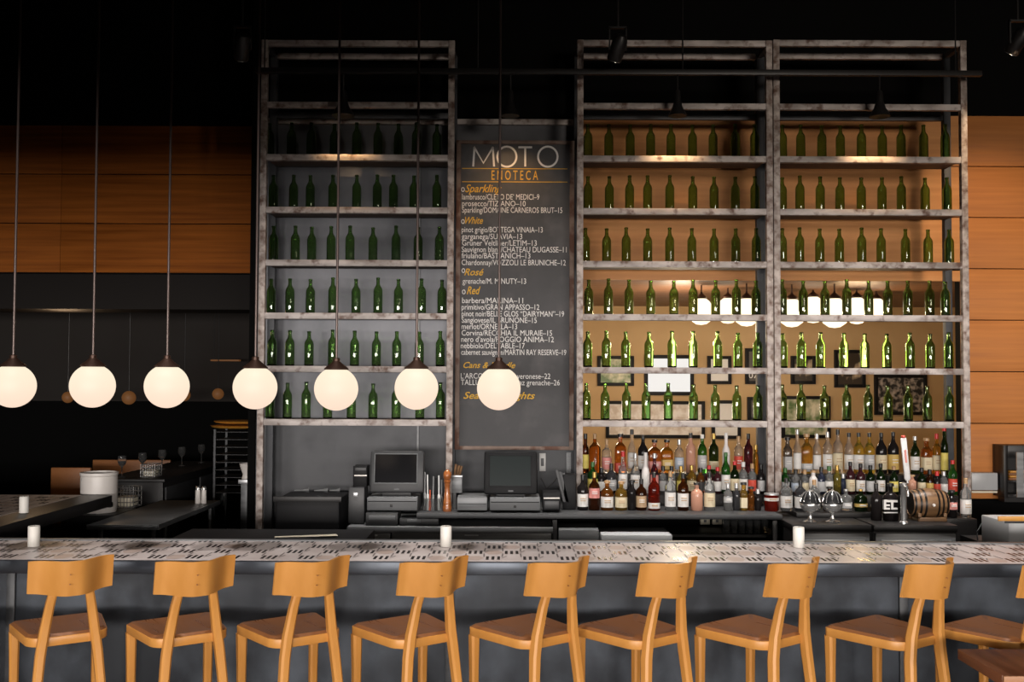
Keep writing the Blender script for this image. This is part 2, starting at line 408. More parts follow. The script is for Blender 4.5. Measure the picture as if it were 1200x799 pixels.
# partition between the two back rooms
struct(MB().box(LX1, LX1+.06, 8.5, 14.2, 0, CEIL).build('wall_partition', M['black_paint']))
struct(MB().box(.30, .36, YW+.13, 14.2, 0, 3.2).build('wall_dining_left', M['tan_wall']))
struct(MB().box(6.4, 6.5, YW+.13, 14.2, 0, 3.2).build('wall_dining_right', M['tan_wall']))
YD = 13.5
struct(MB().box(.30, 6.5, YD, YD+.1, 0, 3.2).build('wall_dining_back', M['tan_wall']))
struct(MB().box(.30, 6.5, YW+.13, YD, 3.05, 3.15).build('ceiling_dining', M['brown_ceiling']))
point('dining_room_lamp_light', (1.9, 10.9, 2.55), 62, (1.0, .80, .55), .15)
point('dining_room_lamp_light', (3.9, 11.0, 2.55), 42, (1.0, .68, .36), .15)
point('dining_room_lamp_light', (1.1, 10.9, 1.6), 40, (1.0, .84, .62), .2)
# dim kitchen side room
YK = 13.2
struct(MB().box(-9, LX1, YK, YK+.1, 0, 1.72).build('wall_kitchen_lower', M['black_paint']))
struct(MB().box(-9, LX1, YK, YK+.1, 1.72, 3.2).build('wall_kitchen_upper', M['room_grey']))
struct(MB().box(-9, LX1, YL+.5, YK, 2.95, 3.05).build('ceiling_kitchen', M['black_paint']))
point('kitchen_fill', (-4.4, 9.6, 2.5), 9, (1.0, .66, .38), .2)  # added weak light with no lamp here, lifts the dim side room

# ------------------------------------------------------------------ bar
CZ = 1.07
XB0, XB1 = -8.2, 8.2
bar = thing('bar_counter', 'long steel-fronted bar counter topped with patterned pale tiles', 'bar counter', (0, 5.3, 0))
MB().box(XB0, XB1, 5.25, 5.31, 0, CZ-.07).build('front_panel', M['steel_front'], bar)
def slab(x0, x1, y0, y1): return MB().box(x0, x1, y0, y1, CZ-.068, CZ-.002, .004)
slab(XB0, XB1, 5.0, 5.66).build('counter_edge', M['steel_edge'], bar)
MB().box(XB0, XB1, 5.615, 5.66, CZ-.002, CZ+.008, .002).build('back_lip', M['dull_steel'], bar)
def tiles(x0, x1, y0, y1, z, parent):
    mb = MB(); mb.box(x0, x1, y0, y1, z-.004, z, 0, 0)
    du, dv = .193, .171; n = int((x1-x0)/du)+2; rows = int((y1-y0)/dv)+2
    def strip(p, q, wd, zz, mi):
        p = Vector((p[0], p[1], zz)); q = Vector((q[0], q[1], zz)); t = (q-p).normalized(); nn = Vector((-t.y, t.x, 0))*wd/2
        pts = [p-nn, q-nn, q+nn, p+nn]
        if all(x0 <= v.x <= x1 and y0 <= v.y <= y1 for v in pts): mb.quad(*pts, mi=mi)
    rnd = random.Random(3)
    for j in range(-1, rows):
        for i in range(n):
            u = x0 + i*du + (j % 2)*du/2; v = y0 + .085 + j*dv
            # tan or pale hexagonal tile to the right of each mark
            if rnd.random() < .4:
                hx = [(u+.045, v), (u+.072, v-.06), (u+du-.072, v-.06), (u+du-.045, v), (u+du-.072, v+.06), (u+.072, v+.06)]
                if all(x0 <= a <= x1 and y0 <= b <= y1 for a, b in hx): mb.add([(a, b, z+.0006) for a, b in hx], [tuple(range(6))], 1)
            for k in (-1, 0, 1):
                lo, hi = max(v-.047, y0), min(v+.047, y1)
                if hi-lo > .02: strip((u+k*.029, lo), (u+k*.029, hi), .0150, z+.0012, 2)
            strip((u+.047, v+.035), (u+du/2-.047, v+dv-.035), .008, z+.0009, 3)
            strip((u-.047, v+.035), (u-du/2+.047, v+dv-.035), .008, z+.0009, 3)
            strip((u+.047, v), (u+.07, v+.055), .007, z+.0009, 3)
    return mb.build('tile_top', [M['tile'], M['tile_tan'], M['tile_black'], M['tile_line']], parent, smooth=False)
tiles(XB0, XB1, 5.022, 5.615, CZ, bar)
for px in (12, 527, 1059):
    c = at(px, 730, 5.24); MB().box(c.x-.022, c.x+.022, 5.235, 5.25, 0, CZ-.068, .002).build('seam_strip', M['counter_steel'], bar)
ret = thing('bar_return', 'dim tiled return leg of the bar running back beside the kitchen', 'bar counter', (-5.5, 6.8, 0))
MB().box(XB0, -3.2, 5.69, 7.9, CZ-.09, CZ-.003, .004).build('counter_edge', M['black_metal'], ret)
MB().box(XB0, -3.6, 5.9, 7.7, 0, CZ-.09).build('front_panel', M['black_metal'], ret)
tiles(XB0, -3.44, 5.72, 7.88, CZ, ret)

# ------------------------------------------------------------------ bar stools
def round_poly(w_front, w_rear, d, rf, rr):
    """seat outline, front at +y"""
    pts = []
    def arc(cx, cy, r, a0, a1, n=6):
        for i in range(n+1):
            a = math.radians(a0+(a1-a0)*i/n); pts.append((cx+r*math.cos(a), cy+r*math.sin(a)))
    arc(w_front/2-rf, d/2-rf, rf, 0, 90); arc(-w_front/2+rf, d/2-rf, rf, 90, 180)
    arc(-w_rear/2+rr, -d/2+rr, rr, 180, 270); arc(w_rear/2-rr, -d/2+rr, rr, 270, 360)
    return pts
def make_stool():
    t = thing('bar_stool', 'stool', 'bar stool', (0, 0, 0))
    SZ = .81
    poly = round_poly(.42, .36, .40, .025, .085)
    rim = MB().prism(poly, SZ-.052, SZ-.010, 0, .004); rim.build('seat_rim', M['wood'], t)
    inner = [(x*.985, y*.985) for x, y in poly]
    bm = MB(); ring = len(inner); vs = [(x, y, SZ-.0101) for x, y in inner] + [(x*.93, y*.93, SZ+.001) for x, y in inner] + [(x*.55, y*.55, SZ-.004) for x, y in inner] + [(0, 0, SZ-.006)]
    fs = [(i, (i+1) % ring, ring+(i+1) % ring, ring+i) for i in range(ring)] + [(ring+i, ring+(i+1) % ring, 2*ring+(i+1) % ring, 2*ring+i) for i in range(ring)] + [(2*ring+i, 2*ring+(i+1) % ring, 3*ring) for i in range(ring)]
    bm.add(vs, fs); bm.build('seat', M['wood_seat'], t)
    for sx in (-1, 1):
        MB().tube([(sx*.187, .178, SZ-.05), (sx*.186, .178, SZ-.2), (sx*.183, .18, 0)], [(.024, .024), (.021, .021), (.016, .016)], 12, sq=5).build('leg', M['wood'], t)
    for sx in (-1, 1):
        MB().tube([(sx*.185, -.275, 0), (sx*.15, -.232, .42), (sx*.122, -.207, .72), (sx*.108, -.205, .82), (sx*.088, -.222, .95), (sx*.068, -.247, 1.06), (sx*.06, -.262, 1.13)],
                  [(.016, .017), (.020, .022), (.022, .025), (.022, .025), (.020, .021), (.018, .015), (.017, .010)], 12, sq=5).build('leg', M['wood'], t)
    # footrest bars
    MB().box(-.172, .172, .168, .188, .28, .315, .004).build('footrest', M['wood'], t)
    # curved plywood back
    bk = MB(); n = 30; Wb = .365; zb0, zb1 = .998, 1.160; vs = []; th = .014
    for i in range(n+1):
        u = -1+2*i/n; x = u*Wb/2
        q = min(max((abs(u)-.12)/.74, 0), 1); y = -.322 + .092*q*q*(3-2*q)
        sl = .092*6*q*(1-q)/.74*(1 if u > 0 else -1)/(Wb/2); nl = math.hypot(1, sl)
        nx, ny = -sl/nl, 1/nl
        for (zz, dy) in ((zb0+.012*abs(u)**2, .020), (zb1, -.012)):
            vs.append((x, y+dy, zz)); vs.append((x+nx*th, y+dy+ny*th, zz))
    fs = []
    for i in range(n):
        a, b = i*4, (i+1)*4
        fs += [(a, b, b+2, a+2), (a+1, a+3, b+3, b+1), (a+2, b+2, b+3, a+3), (a, a+1, b+1, b)]
    fs += [(0, 2, 3, 1), (n*4, n*4+1, n*4+3, n*4+2)]
    bo = bk.add(vs, fs).build('backrest', M['wood'], t)
    for zz in (1.055, 1.10):
        MB().lathe([(.0001, -.004), (.0028, -.004), (.0028, .004), (.0001, .004)], (-.02, -.325+(1.08-zz)*.2, zz), 8, axis='y').build('screw', M['booth_wood'], bo)
    return t
stool0 = make_stool()
STOOLS = [  # pixel of the seat centre, heading
    (-72, 33), (73, 33), (212, 34), (343, 35), (479, 36), (618, 38), (743, 37), (884, 37), (1038, 35), (1168, 34)]
lab = ['honey wood bar stool of which only the backrest tip enters the frame',
       'honey wood bar stool by the lone candle, its back seen almost square on',
       'honey wood bar stool under the second and third globe lamps', 'honey wood bar stool under the gap beside the fourth globe lamp',
       'honey wood bar stool beside the middle candle, below the sixth globe lamp',
       'honey wood bar stool directly below the chalkboard menu', 'honey wood bar stool in front of the middle rack of bottles',
       'honey wood bar stool below the candle in front of the double rack posts', 'honey wood bar stool in front of the pale steel seam strip by the wooden barrel',
       'honey wood bar stool partly behind the dark wooden table corner']
for i, (px, ang) in enumerate(STOOLS):
    p = atz(px, 733 + (px-600)*.004, .81)
    p.y = min(max(p.y, 4.6), 4.85)
    x = at(px, 733, p.y).x
    loc = (x, p.y, 0); rz = math.radians(ang)
    if i == 0:
        first = (loc, rz)
    if i == 0:
        stool0.location = loc; stool0.rotation_euler = (0, 0, rz); stool0['label'] = lab[0]; stool0['group'] = 'bar stools along the counter'
    else:
        dup(stool0, loc, rz, lab[i], 'bar stools along the counter')

# wooden table whose corner shows at the bottom of the frame
TZ = .83
p0 = atz(1122, 760, TZ); p1 = atz(1183, 791, TZ)
tb = thing('wooden_table', 'dark brown wooden table corner with a paler front edge', 'table', ((p0.x+.55), p1.y+.2, 0))
MB().box(p0.x, p0.x+1.1, p1.y, p0.y, TZ-.045, TZ, .004).build('table_top', M['table_wood'], tb)
MB().box(p0.x+.002, p0.x+1.1, p1.y-.012, p1.y, TZ-.045, TZ-.001, .003).build('edge_band', M['table_edge'], tb)
for sx in (p0.x+.25, p0.x+.95):
    for sy in (p1.y+.06, p0.y-.06):
        MB().box(sx-.025, sx+.025, sy-.025, sy+.025, 0, TZ-.045, .003).build('leg', M['black_metal'], tb)

# ------------------------------------------------------------------ racks of bottles
YF, YR = 8.10, 8.42
SHZ = [1.65+.4388*i for i in range(7)]            # shelf heights, lowest first; the seventh is a rail
def rack(name_word, xl, xr, zl_, zr_, label):
    xa, xb = at(xl, 300, YF).x, at(xr, 300, YF).x
    zt = at((xl+xr)/2, 48, YF).z; zb_ = min(zl_, zr_)
    t = thing('bottle_rack', label, 'shelving rack', ((xa+xb)/2, (YF+YR)/2, zb_))
    for x, zb_ in ((xa, zl_), (xb, zr_)):
        MB().box(x-.026, x+.026, YF-.026, YF+.026, zb_, zt, .003).build('post', M['rack_post'], t)
    for x, zb_ in ((xa, zl_), (xb, zr_)):
        MB().box(x-.03, x+.03, YR-.03, YR+.03, zb_, zt-.02, .003).build('post', M['rack_shaded'], t)
    for i, zz in enumerate(SHZ[:6]):
        sh = MB().box(xa+.026, xb-.026, YF-.022, YF+.03, zz-.027, zz+.024, .003).build('shelf', M['rack_shelf'], t)
        MB().box(xa+.026, xb-.026, YF+.03, YR-.03, zz-.012, zz+.024, .002).build('shelf_board', M['shelf_board'], sh)
    MB().box(xa+.026, xb-.026, YF-.02, YF+.02, SHZ[6]-.025, SHZ[6]+.025, .003).build('rail', M['rack_shelf'], t)
    MB().box(xa+.03, xb-.03, YR-.02, YR+.02, SHZ[6]-.025, SHZ[6]+.025, .003).build('rail', M['rack_shaded'], t)
    MB().box(xa+.026, xb-.026, YF-.02, YF+.02, zt-.05, zt, .003).build('rail', M['rack_shelf'], t)
    MB().box(xa+.03, xb-.03, YR-.02, YR+.02, zt-.05, zt, .003).build('rail', M['rack_shelf'], t)
    for x in (xa, xb):
        MB().box(x-.018, x+.018, YF+.026, YR-.03, zt-.045, zt-.005).build('tie_bar', M['rack_shaded'], t)
    return t
BCZ = .97                                           # back counter height
rack('l', 308, 528, 0, BCZ+.002, 'tall weathered shelving rack of green bottles against the dark steel wall')
rack('m', 679.5, 901.5, BCZ+.002, BCZ+.002, 'tall weathered shelving rack standing right beside the chalkboard over the liquor')
rack('r', 910, 1130, .935, .935, 'tall weathered shelving rack next to the bare orange boards over the barrel')
WB = [(.0001, .004), (.030, .000), (.0365, .003), (.038, .01), (.038, .185), (.0365, .2), (.030, .217), (.0195, .232), (.0155, .245), (.0145, .262), (.0145, .286), (.0165, .288), (.0165, .297), (.0145, .300), (.0001, .300)]
INN = [(.0125, .298), (.0115, .262), (.0125, .245), (.0165, .231), (.027, .216), (.0335, .2), (.035, .185), (.035, .014), (.028, .008), (.0001, .012)]
bp = MB().lathe(WB[:-1] + INN, seg=24)
wine0 = bp.build('wine_bottle', M['bottle'], origin=(0, 0, 0)); wine0['category'] = 'bottle'
rows = {
 'first': [[316,342,365,392,418,443,467,488,512],[320,344,364,390,418,442,461,485,512],[321,346,365,388,410,437,464,490,515],[318,340,363.5,390,417,443,467,494,518],[319,339.5,362,389.5,415.6,441,465,491.5,516],[316,337,359,384,412,437,464,492,516]],
 'second': [[689,713.6,738.4,762.7,786.5,811.5,835.3,861.8,884.6],[689,714,738,759,785,812,837,862,885],[686,711,734,759,785,811,837,862,886],[690,713,737.2,762.5,789.5,812,838.7,863,886],[688.7,710.5,733.2,760.5,787.5,812.5,841,864.5,887.5],[687,709,734,757,783,812.5,838,863.5,888]],
 'third': [[917,938.8,962.6,985,1009.4,1033.5,1056,1081.6,1107],[917,937,961,984,1009,1033,1056,1084,1109],[917,937,961,984,1010,1033,1061,1087,1112],[917,941,966.7,992,1018,1040,1063.7,1089,1107.5],[917,939,962,989.5,1014,1039.5,1067,1090.5,1112],[917,939,965.7,991.7,1017.5,1040.7,1064.5,1087,1112.5]]}
where = {'first': 'steel-wall rack', 'second': 'chalkboard-side rack', 'third': 'barrel-side rack'}
shelfword = ['top', 'second', 'third', 'fourth', 'fifth', 'lowest']
used = False
for k, rr in rows.items():
    for ri, row in enumerate(rr):
        zz = SHZ[5-ri]+.024
        for bi, px in enumerate(row):
            p = at(px, 450-(zz+.15-H)*F/8.24, 8.24)
            if not used: o = wine0; used = True
            else: o = wine0.copy(); COL.objects.link(o)
            o.location = (p.x, 8.24+random.uniform(-.012, .012), zz+.0015)
            sc = random.uniform(.97, 1.03); o.scale = (1, 1, sc); o.rotation_euler = (0, 0, random.uniform(0, 6))
            pos = 'leftmost' if bi == 0 else 'rightmost' if bi == 8 else ORD[bi]+' from left'
            o['label'] = 'green wine bottle, %s on %s shelf of the %s' % (pos, shelfword[ri], where[k])
            o['group'] = 'wine bottles on the %s' % where[k]

# ------------------------------------------------------------------ chalkboard
YB = 8.30
bx0, bx1 = at(534, 350, YB).x, at(672.5, 350, YB).x; bz1, bz0 = at(603, 165, YB).z, at(603, 527, YB).z
cb = thing('chalkboard_menu', 'tall framed chalkboard wine menu headed MOTO between the racks', 'menu board', ((bx0+bx1)/2, YB, bz0))
fwid = .038
MB().box(bx0+.02, bx1-.02, YB, YB+.02, bz0+.02, bz1-.02).build('slate', M['board'], cb)
fm = MB()
fm.box(bx0, bx0+fwid, YB-.018, YB+.03, bz0, bz1, .003).box(bx1-fwid, bx1, YB-.018, YB+.03, bz0, bz1, .003)
fm.box(bx0+fwid, bx1-fwid, YB-.018, YB+.03, bz1-fwid*.8, bz1, .003).box(bx0+fwid, bx1-fwid, YB-.018, YB+.03, bz0, bz0+fwid*.8, .003)
fm.build('board_frame', M['board_frame'], cb)
MB().box(bx0+.1, bx0+.16, YB+.03, YS, bz1-.2, bz1-.14).box(bx1-.16, bx1-.1, YB+.03, YS, bz1-.2, bz1-.14).box(bx0+.1, bx0+.16, YB+.03, YS, bz0+.2, bz0+.26).box(bx1-.16, bx1-.1, YB+.03, YS, bz0+.2, bz0+.26).build('wall_bracket', M['black_metal'], cb)
YT = YB-.004
def text_mesh(name, s, x0, x1, ybase, cap, m, parent, shear=0, bold=0, Y=YT, facing=1):
    """a line of lettering fitted to pixel x0..x1 with its baseline at ybase and capital height cap (pixels)"""
    cu = bpy.data.curves.new(name, 'FONT'); cu.body = s; cu.size = 1; cu.shear = shear; cu.extrude = .004; cu.offset = bold
    cu.resolution_u = 3
    o = bpy.data.objects.new(name, cu); COL.objects.link(o)
    dg = bpy.context.evaluated_depsgraph_get(); me = bpy.data.meshes.new_from_object(o.evaluated_get(dg))
    bpy.data.objects.remove(o); bpy.data.curves.remove(cu)
    vs = [v.co.copy() for v in me.vertices]; fs = [tuple(p.vertices) for p in me.polygons]; bpy.data.meshes.remove(me)
    mx = max(v.x for v in vs); mn = min(v.x for v in vs)
    a = at(x0, ybase, Y); b = at(x1, ybase, Y); c = at(x0, ybase-cap, Y)
    sx = (b.x-a.x)/(mx-mn); sz = (c.z-a.z)/.70
    mb = MB(); mb.add([(a.x+(v.x-mn)*sx, Y-v.z*.3, a.z+v.y*sz) for v in vs], fs)
    return mb.build(name, m, parent, smooth=False)
# MOTO in thin white strokes
def P2(px, py): q = at(px, py, YT); return (q.x, q.z)
def circ(cx, cy, rx, ry, n=36):
    return [P2(cx+rx*math.cos(2*PI*i/n), cy+ry*math.sin(2*PI*i/n)) for i in range(n)]
mo = MB(); sw = .0165
mo.ribbon([P2(554.5, 195), P2(556, 172.5)], sw, YT).ribbon([P2(555.5, 172), P2(566.5, 191), P2(578, 172)], sw, YT).ribbon([P2(577.5, 172.5), P2(579, 195)], sw, YT)
mo.ribbon(circ(594, 183.5, 11.2, 11.8), sw, YT, closed=True)
mo.ribbon([P2(607.5, 172.5), P2(623.5, 172.5)], sw, YT).ribbon([P2(615.5, 172.5), P2(615.5, 195)], sw, YT)
mo.ribbon(circ(642, 183.5, 11.4, 11.8), sw, YT, closed=True)
mo.build('title_lettering', M['chalk'], cb)
text_mesh('subtitle_lettering', 'E N O T E C A', 576, 630.5, 210.5, 11, M['gold_chalk'], cb, bold=.004)
ru = MB()
for yy in (197.3, 212.8):
    a = at(541.5, yy, YT); b = at(665, yy, YT); ru.box(a.x, b.x, YT, YT+.003, a.z-.003, a.z+.003)
ru.build('ruled_line', M['gold_chalk'], cb)
HEAD = [('Sparkling', 545, 588, 225, 9), ('White', 545, 566, 262, 8), ('Rosé', 544, 567, 322.5, 8), ('Red', 547, 563, 344.5, 9),
        ('Cans & Handle', 543, 604, 431, 7), ('Seasonal Flights', 543, 627, 467, 8)]
for s, x0, x1, yb, c in HEAD:
    text_mesh('menu_heading_lettering', s, x0, x1, yb, c, M['gold_chalk'], cb, shear=.35, bold=.012)
bul = MB()
for (x, y) in ((542.5, 222), (542.5, 259.5), (543, 317), (543.5, 342)):
    bul.ribbon([P2(x+1.7*math.cos(t*PI/5), y+2.4*math.sin(t*PI/5)) for t in range(10)], .006, YT, closed=True)
bul.build('menu_bullet', M['chalk'], cb)
LINES = [('lambrusco/CLETO DE’ MEDICI–9', 541.5, 632, 234.6), ('prosecco/TIZIANO–10', 541.5, 616, 242.4), ('Sparkling/DOMAINE CARNEROS BRUT–15', 541.5, 659, 250),
         ('pinot grigio/BOTTEGA VINAIA–13', 541, 636, 273), ('garganega/SUAVIA–13', 541, 612, 281), ('Grüner Veltliner/LETIM–13', 541.5, 629, 288.6),
         ('Sauvignon blanc/CHATEAU DUGASSE–11', 541, 664, 296.2), ('friulano/BASTIANICH–13', 541, 621.5, 303.5), ('Chardonnay/VOZZOLI LE BRUNICHE–12', 541, 663, 311.5),
         ('grenache/M. MINUTY–13', 542, 616.5, 333.3), ('barbera/MARINA–11', 541.5, 613, 356), ('primitivo/GRAN APPASSO–12', 541, 632, 363.7), ('pinot noir/BELLE GLOS “DAIRYMAN”–19', 541, 661, 371.5),
         ('Sangiovese/IL BRUNONE–15', 541, 629, 379), ('merlot/ORNELLA–13', 541, 606, 386.5), ('Corvina/RECCHIA IL MURAIE–15', 541, 647, 394), ('nero d’avola/POGGIO ANIMA–12', 540.5, 649, 401.5),
         ('nebbiolo/DELTABLE–17', 540, 615, 409), ('cabernet sauvignon/MARTIN RAY RESERVE–19', 540.5, 663.5, 416.6),
         ('L’ARCO pario rosso veronese–22', 540, 645, 444.5), ('TALLULAH syrah shiraz grenache–26', 540, 656, 452)]
for s, x0, x1, yb in LINES:
    text_mesh('menu_line_lettering', s, x0, x1, yb-1.0, 6.5, M['chalk'], cb, bold=.0)

# ------------------------------------------------------------------ globe pendants over the bar
YP = 5.12
GL = [(15, 452, 27), (108.5, 452, 117.5), (195.5, 452.5, 208.5), (299, 454, 306), (394, 455.5, 400), (488, 454.5, 492), (584.5, 455, 588)]
glab = ['glowing white globe pendant lamp, furthest from the chalkboard, cut by the frame', 'glowing white globe pendant lamp hanging above the white ceramic tub',
        'glowing white globe pendant lamp hanging above the steel prep table', 'glowing white globe pendant lamp in front of the steel rack’s outer post',
        'glowing white globe pendant lamp before the bottles and empty steel corner', 'glowing white globe pendant lamp hanging above the framed grey sales terminal', 'glowing white globe pendant lamp hanging in front of the chalkboard menu']
globe0 = None
def make_pendant():
    t = thing('globe_pendant', '', 'pendant lamp', (0, 0, 0))
    R = .1135
    prof = []
    for i in range(25):
        a = -PI/2 + (PI*.5+math.radians(63))*i/24
        prof.append((max(R*math.cos(a), .0001), R*math.sin(a)))
    MB().lathe(prof, seg=40).build('globe', M['opal'], t)
    cap = MB().lathe([(.054, R*.885), (.089*.62, R*.90), (.062, R*.87), (.064, R*.93), (.052, R*1.02), (.034, R*1.14), (.022, R*1.24), (.018, R*1.27), (.018, R*1.40), (.010, R*1.43), (.0001, R*1.43)], seg=28)
    cap.build('cap', M['bronze'], t)
    MB().tube([(0, 0, R*1.4), (0, 0, CEIL-1.95)], .0066, 10).build('rod', M['rod'], t)
    return t
for i, (px, py, tx) in enumerate(GL):
    p = at(px, py, YP)
    if globe0 is None:
        globe0 = make_pendant(); globe0.location = p; globe0['label'] = glab[0]; globe0['group'] = 'globe pendants over the bar'
    else:
        dup(globe0, p, 0, glab[i], 'globe pendants over the bar')
# ceiling roses keep to the ceiling; rods are one length, globes within a centimetre of level

# ------------------------------------------------------------------ lighting track and cone lamps in front of the racks
YC = 7.9
tz = at(700, 84.5, YC).z
trk = thing('lighting_track', 'long black lighting track across the rack tops', 'lighting track', (.8, YC, tz))
MB().box(at(300, 84, YC).x, at(1150, 84, YC).x, YC-.02, YC+.02, tz-.022, tz+.022, .003).build('track_bar', M['black_metal'], trk)
for px in (310, 560, 800, 1120):
    x = at(px, 84, YC).x; MB().tube([(x, YC, tz+.02), (x, YC, CEIL)], .006).build('drop_rod', M['black_metal'], trk)
WARM = (1.0, .62, .30)
CONES = [(402, 136, .092, 'black cone lamp above the rack on the steel wall'), (598, 136, .075, 'black cone lamp above the chalkboard menu'),
         (794, 136, .074, 'black cone lamp above the rack beside the chalkboard'), (1031, 137, .082, 'black cone lamp above the rack beside the bare boards')]
for i, (px, py, r, l) in enumerate(CONES):
    p = at(px, py, YC); t = thing('cone_lamp', l, 'spot lamp', p, 'cone lamps on the lighting track')
    o = Vector(p)
    MB().lathe([(r, 0), (r*.93, .02), (r*.55, .075), (r*.36, .13), (r*.30, .20), (.012, .215), (.0001, .215)], o, 24).lathe([(r*.97, .001), (r*.5, .07), (.001, .09)], o, 24).build('shade', M['black_metal'], t)
    MB().lathe([(.0001, .012), (.02, .02), (.024, .04), (.014, .065), (.0001, .07)], o, 14).build('bulb', M['bulb'], t)
    MB().tube([o+Vector((0, 0, .21)), Vector((o.x, YC, tz-.02))], .008).build('stem', M['black_metal'], t)
    spot('cone_lamp_light', o+Vector((0, 0, .0)), o+Vector((0, .28, -.6)), (34, 26, 60, 60)[i], WARM, math.radians(95), .9, .03)
def track_spot(px, py, Y, label, tilt):
    p = at(px, py, Y); t = thing('track_spotlight', label, 'spotlight', p)
    xf = Matrix.Translation(p) @ Matrix.Rotation(math.radians(tilt), 4, 'X') @ Matrix.Rotation(math.radians(tilt*.4), 4, 'Y')
    a = MB().lathe([(.055, -.10), (.06, -.09), (.06, .06), (.04, .10), (.0001, .10)], (0, 0, 0), 20)
    for v in a.v: v[:] = xf @ v
    a.build('housing', M['black_metal'], t)
    b = MB().lathe([(.0001, -.085), (.05, -.088), (.056, -.101), (.0001, -.1005)], (0, 0, 0), 20)
    for v in b.v: v[:] = xf @ v
    b.build('lens', M['chrome'], t)
    MB().box(p.x-.07, p.x-.06, p.y-.015, p.y+.015, p.z-.02, p.z+.16).box(p.x+.06, p.x+.07, p.y-.015, p.y+.015, p.z-.02, p.z+.16).box(p.x-.07, p.x+.07, p.y-.015, p.y+.015, p.z+.15, p.z+.165).build('yoke', M['black_metal'], t)
    MB().tube([(p.x, p.y, p.z+.16), (p.x, p.y, CEIL)], .01).build('stem', M['black_metal'], t)
track_spot(724, 56, 7.6, 'black spotlight with a glinting lens hanging before the rack beside the chalkboard', 35)
track_spot(284, 55, 7.6, 'black spotlight hanging high in front of the dark brown boards', 40)
track_spot(1193, 48, 7.6, 'black spotlight hanging high in front of the bare orange boards', 40)
spot('boards_fill_light', at(1193, 60, 7.55), at(1170, 330, 8.85), 70, (1.0, .70, .42), math.radians(75), .9, .05)  # added warm light that brightens the bare orange boards

# ------------------------------------------------------------------ back counter and its equipment
YBC = 7.6
cx0, cx1 = at(488, 600, YBC).x, at(917, 600, YBC).x
bc = thing('back_counter', 'black back counter carrying the liquor bottles and sales terminals', 'counter', ((cx0+cx1)/2, 8.1, 0))
MB().box(cx0, cx1, YBC, 8.5, BCZ-.036, BCZ, .004).build('counter_top', M['counter_steel'], bc)
MB().box(cx0+.9, cx1, 8.5, 8.84, BCZ-.045, BCZ).build('rear_ledge', M['black_metal'], bc)
lx0, lx1 = at(407, 620, YBC).x, at(648, 620, YBC).x
zl = at(520, 617, YBC).z
MB().box(lx0, lx1, YBC-.02, 8.4, zl-.045, zl, .004).build('lower_shelf', M['dull_steel'], bc)
MB().box(lx1+.05, cx1, 8.2, 8.4, 0, BCZ-.045).build('rear_panel', M['black_paint'], bc)
for px in (650, 908):
    c = at(px, 615, YBC+.02); MB().box(c.x-.018, c.x+.018, YBC+.01, YBC+.046, 0, BCZ-.045, .002).build('leg', M['black_metal'], bc)
MB().box(lx0+.02, lx1-.02, YBC+.1, 8.3, 0, zl-.045).build('cabinet_body', M['black_metal'], bc)
def drawer(x0, x1, y0, y1):
    d = MB(); pxbox(d, x0, y0, x1, y1, YBC+.0, .09, .004); dd = d.build('drawer', M['dull_steel'], bc)
    h = MB(); pxbox(h, (x0+x1)/2-8, y0+2, (x0+x1)/2+8, y0+3.5, YBC-.012, .012, .001); h.build('handle', M['stainless'], dd)
drawer(411, 457, 624.5, 640); drawer(459, 646, 624.5, 640)

def pos(x0, y0, x1, y1, sx0, sy0, sx1, sy1, Y, label, hm, sm, zst, tilt=-8, rim=None):
    a = at(x0, y1, Y); b = at(x1, y0, Y); c = (a+b)/2
    t = thing('sales_terminal', label, 'sales terminal', (c.x, Y+.06, a.z))
    xf = Matrix.Translation((c.x, Y, a.z)) @ Matrix.Rotation(math.radians(tilt), 4, 'X')
    W, Hh = b.x-a.x, b.z-a.z
    m = MB().box(-W/2, W/2, 0, .07, 0, Hh, .018, 0, xf); m.box(-W*.36, W*.36, .07, .14, Hh*.1, Hh*.85, .02, 0, xf)
    ho = m.build('screen_housing', hm, t)
    p = at(sx0, sy1, Y); q = at(sx1, sy0, Y)
    l_, r_, d_, u_ = p.x-c.x, q.x-c.x, p.z-a.z, q.z-a.z
    MB().box(l_, r_, -.003, .002, d_, u_, .0, 0, xf).build('screen', sm, ho)
    fr = MB(); k = .008
    fr.box(l_-k, r_+k, -.006, .002, u_, u_+k, .002, 0, xf).box(l_-k, r_+k, -.006, .002, d_-k, d_, .002, 0, xf).box(l_-k, l_, -.006, .002, d_, u_, .002, 0, xf).box(r_, r_+k, -.006, .002, d_, u_, .002, 0, xf)
    fr.build('bezel', rim or hm, ho)
    st = MB(); p, q = at((x0+x1)/2-17, y1, Y+.05), at((x0+x1)/2+17, y1-3, Y+.05); st.box(p.x, q.x, Y+.05, Y+.17, zst+.0015, q.z, .004); st.build('stand', M['dark_plastic'], t)
    led = MB(); pxbox(led, (x0+x1)/2-3, y1-4.5, (x0+x1)/2+3, y1-3, Y-.002, .004, 0); led.build('badge', M['grey_plastic'], ho)
    return t
pos(433, 528, 496.5, 577, 439, 532.5, 488, 565.5, 7.72, 'grey touchscreen sales terminal beside the wooden pepper mill', M['dark_plastic'], M['screen'], at(460, 583, 7.66).z, rim=M['grey_plastic'])
pos(567, 528.5, 630, 579, 574, 534, 622, 569, 7.72, 'black touchscreen sales terminal standing below the chalkboard', M['black_plastic'], M['screen_teal'], at(600, 583.5, 7.66).z)
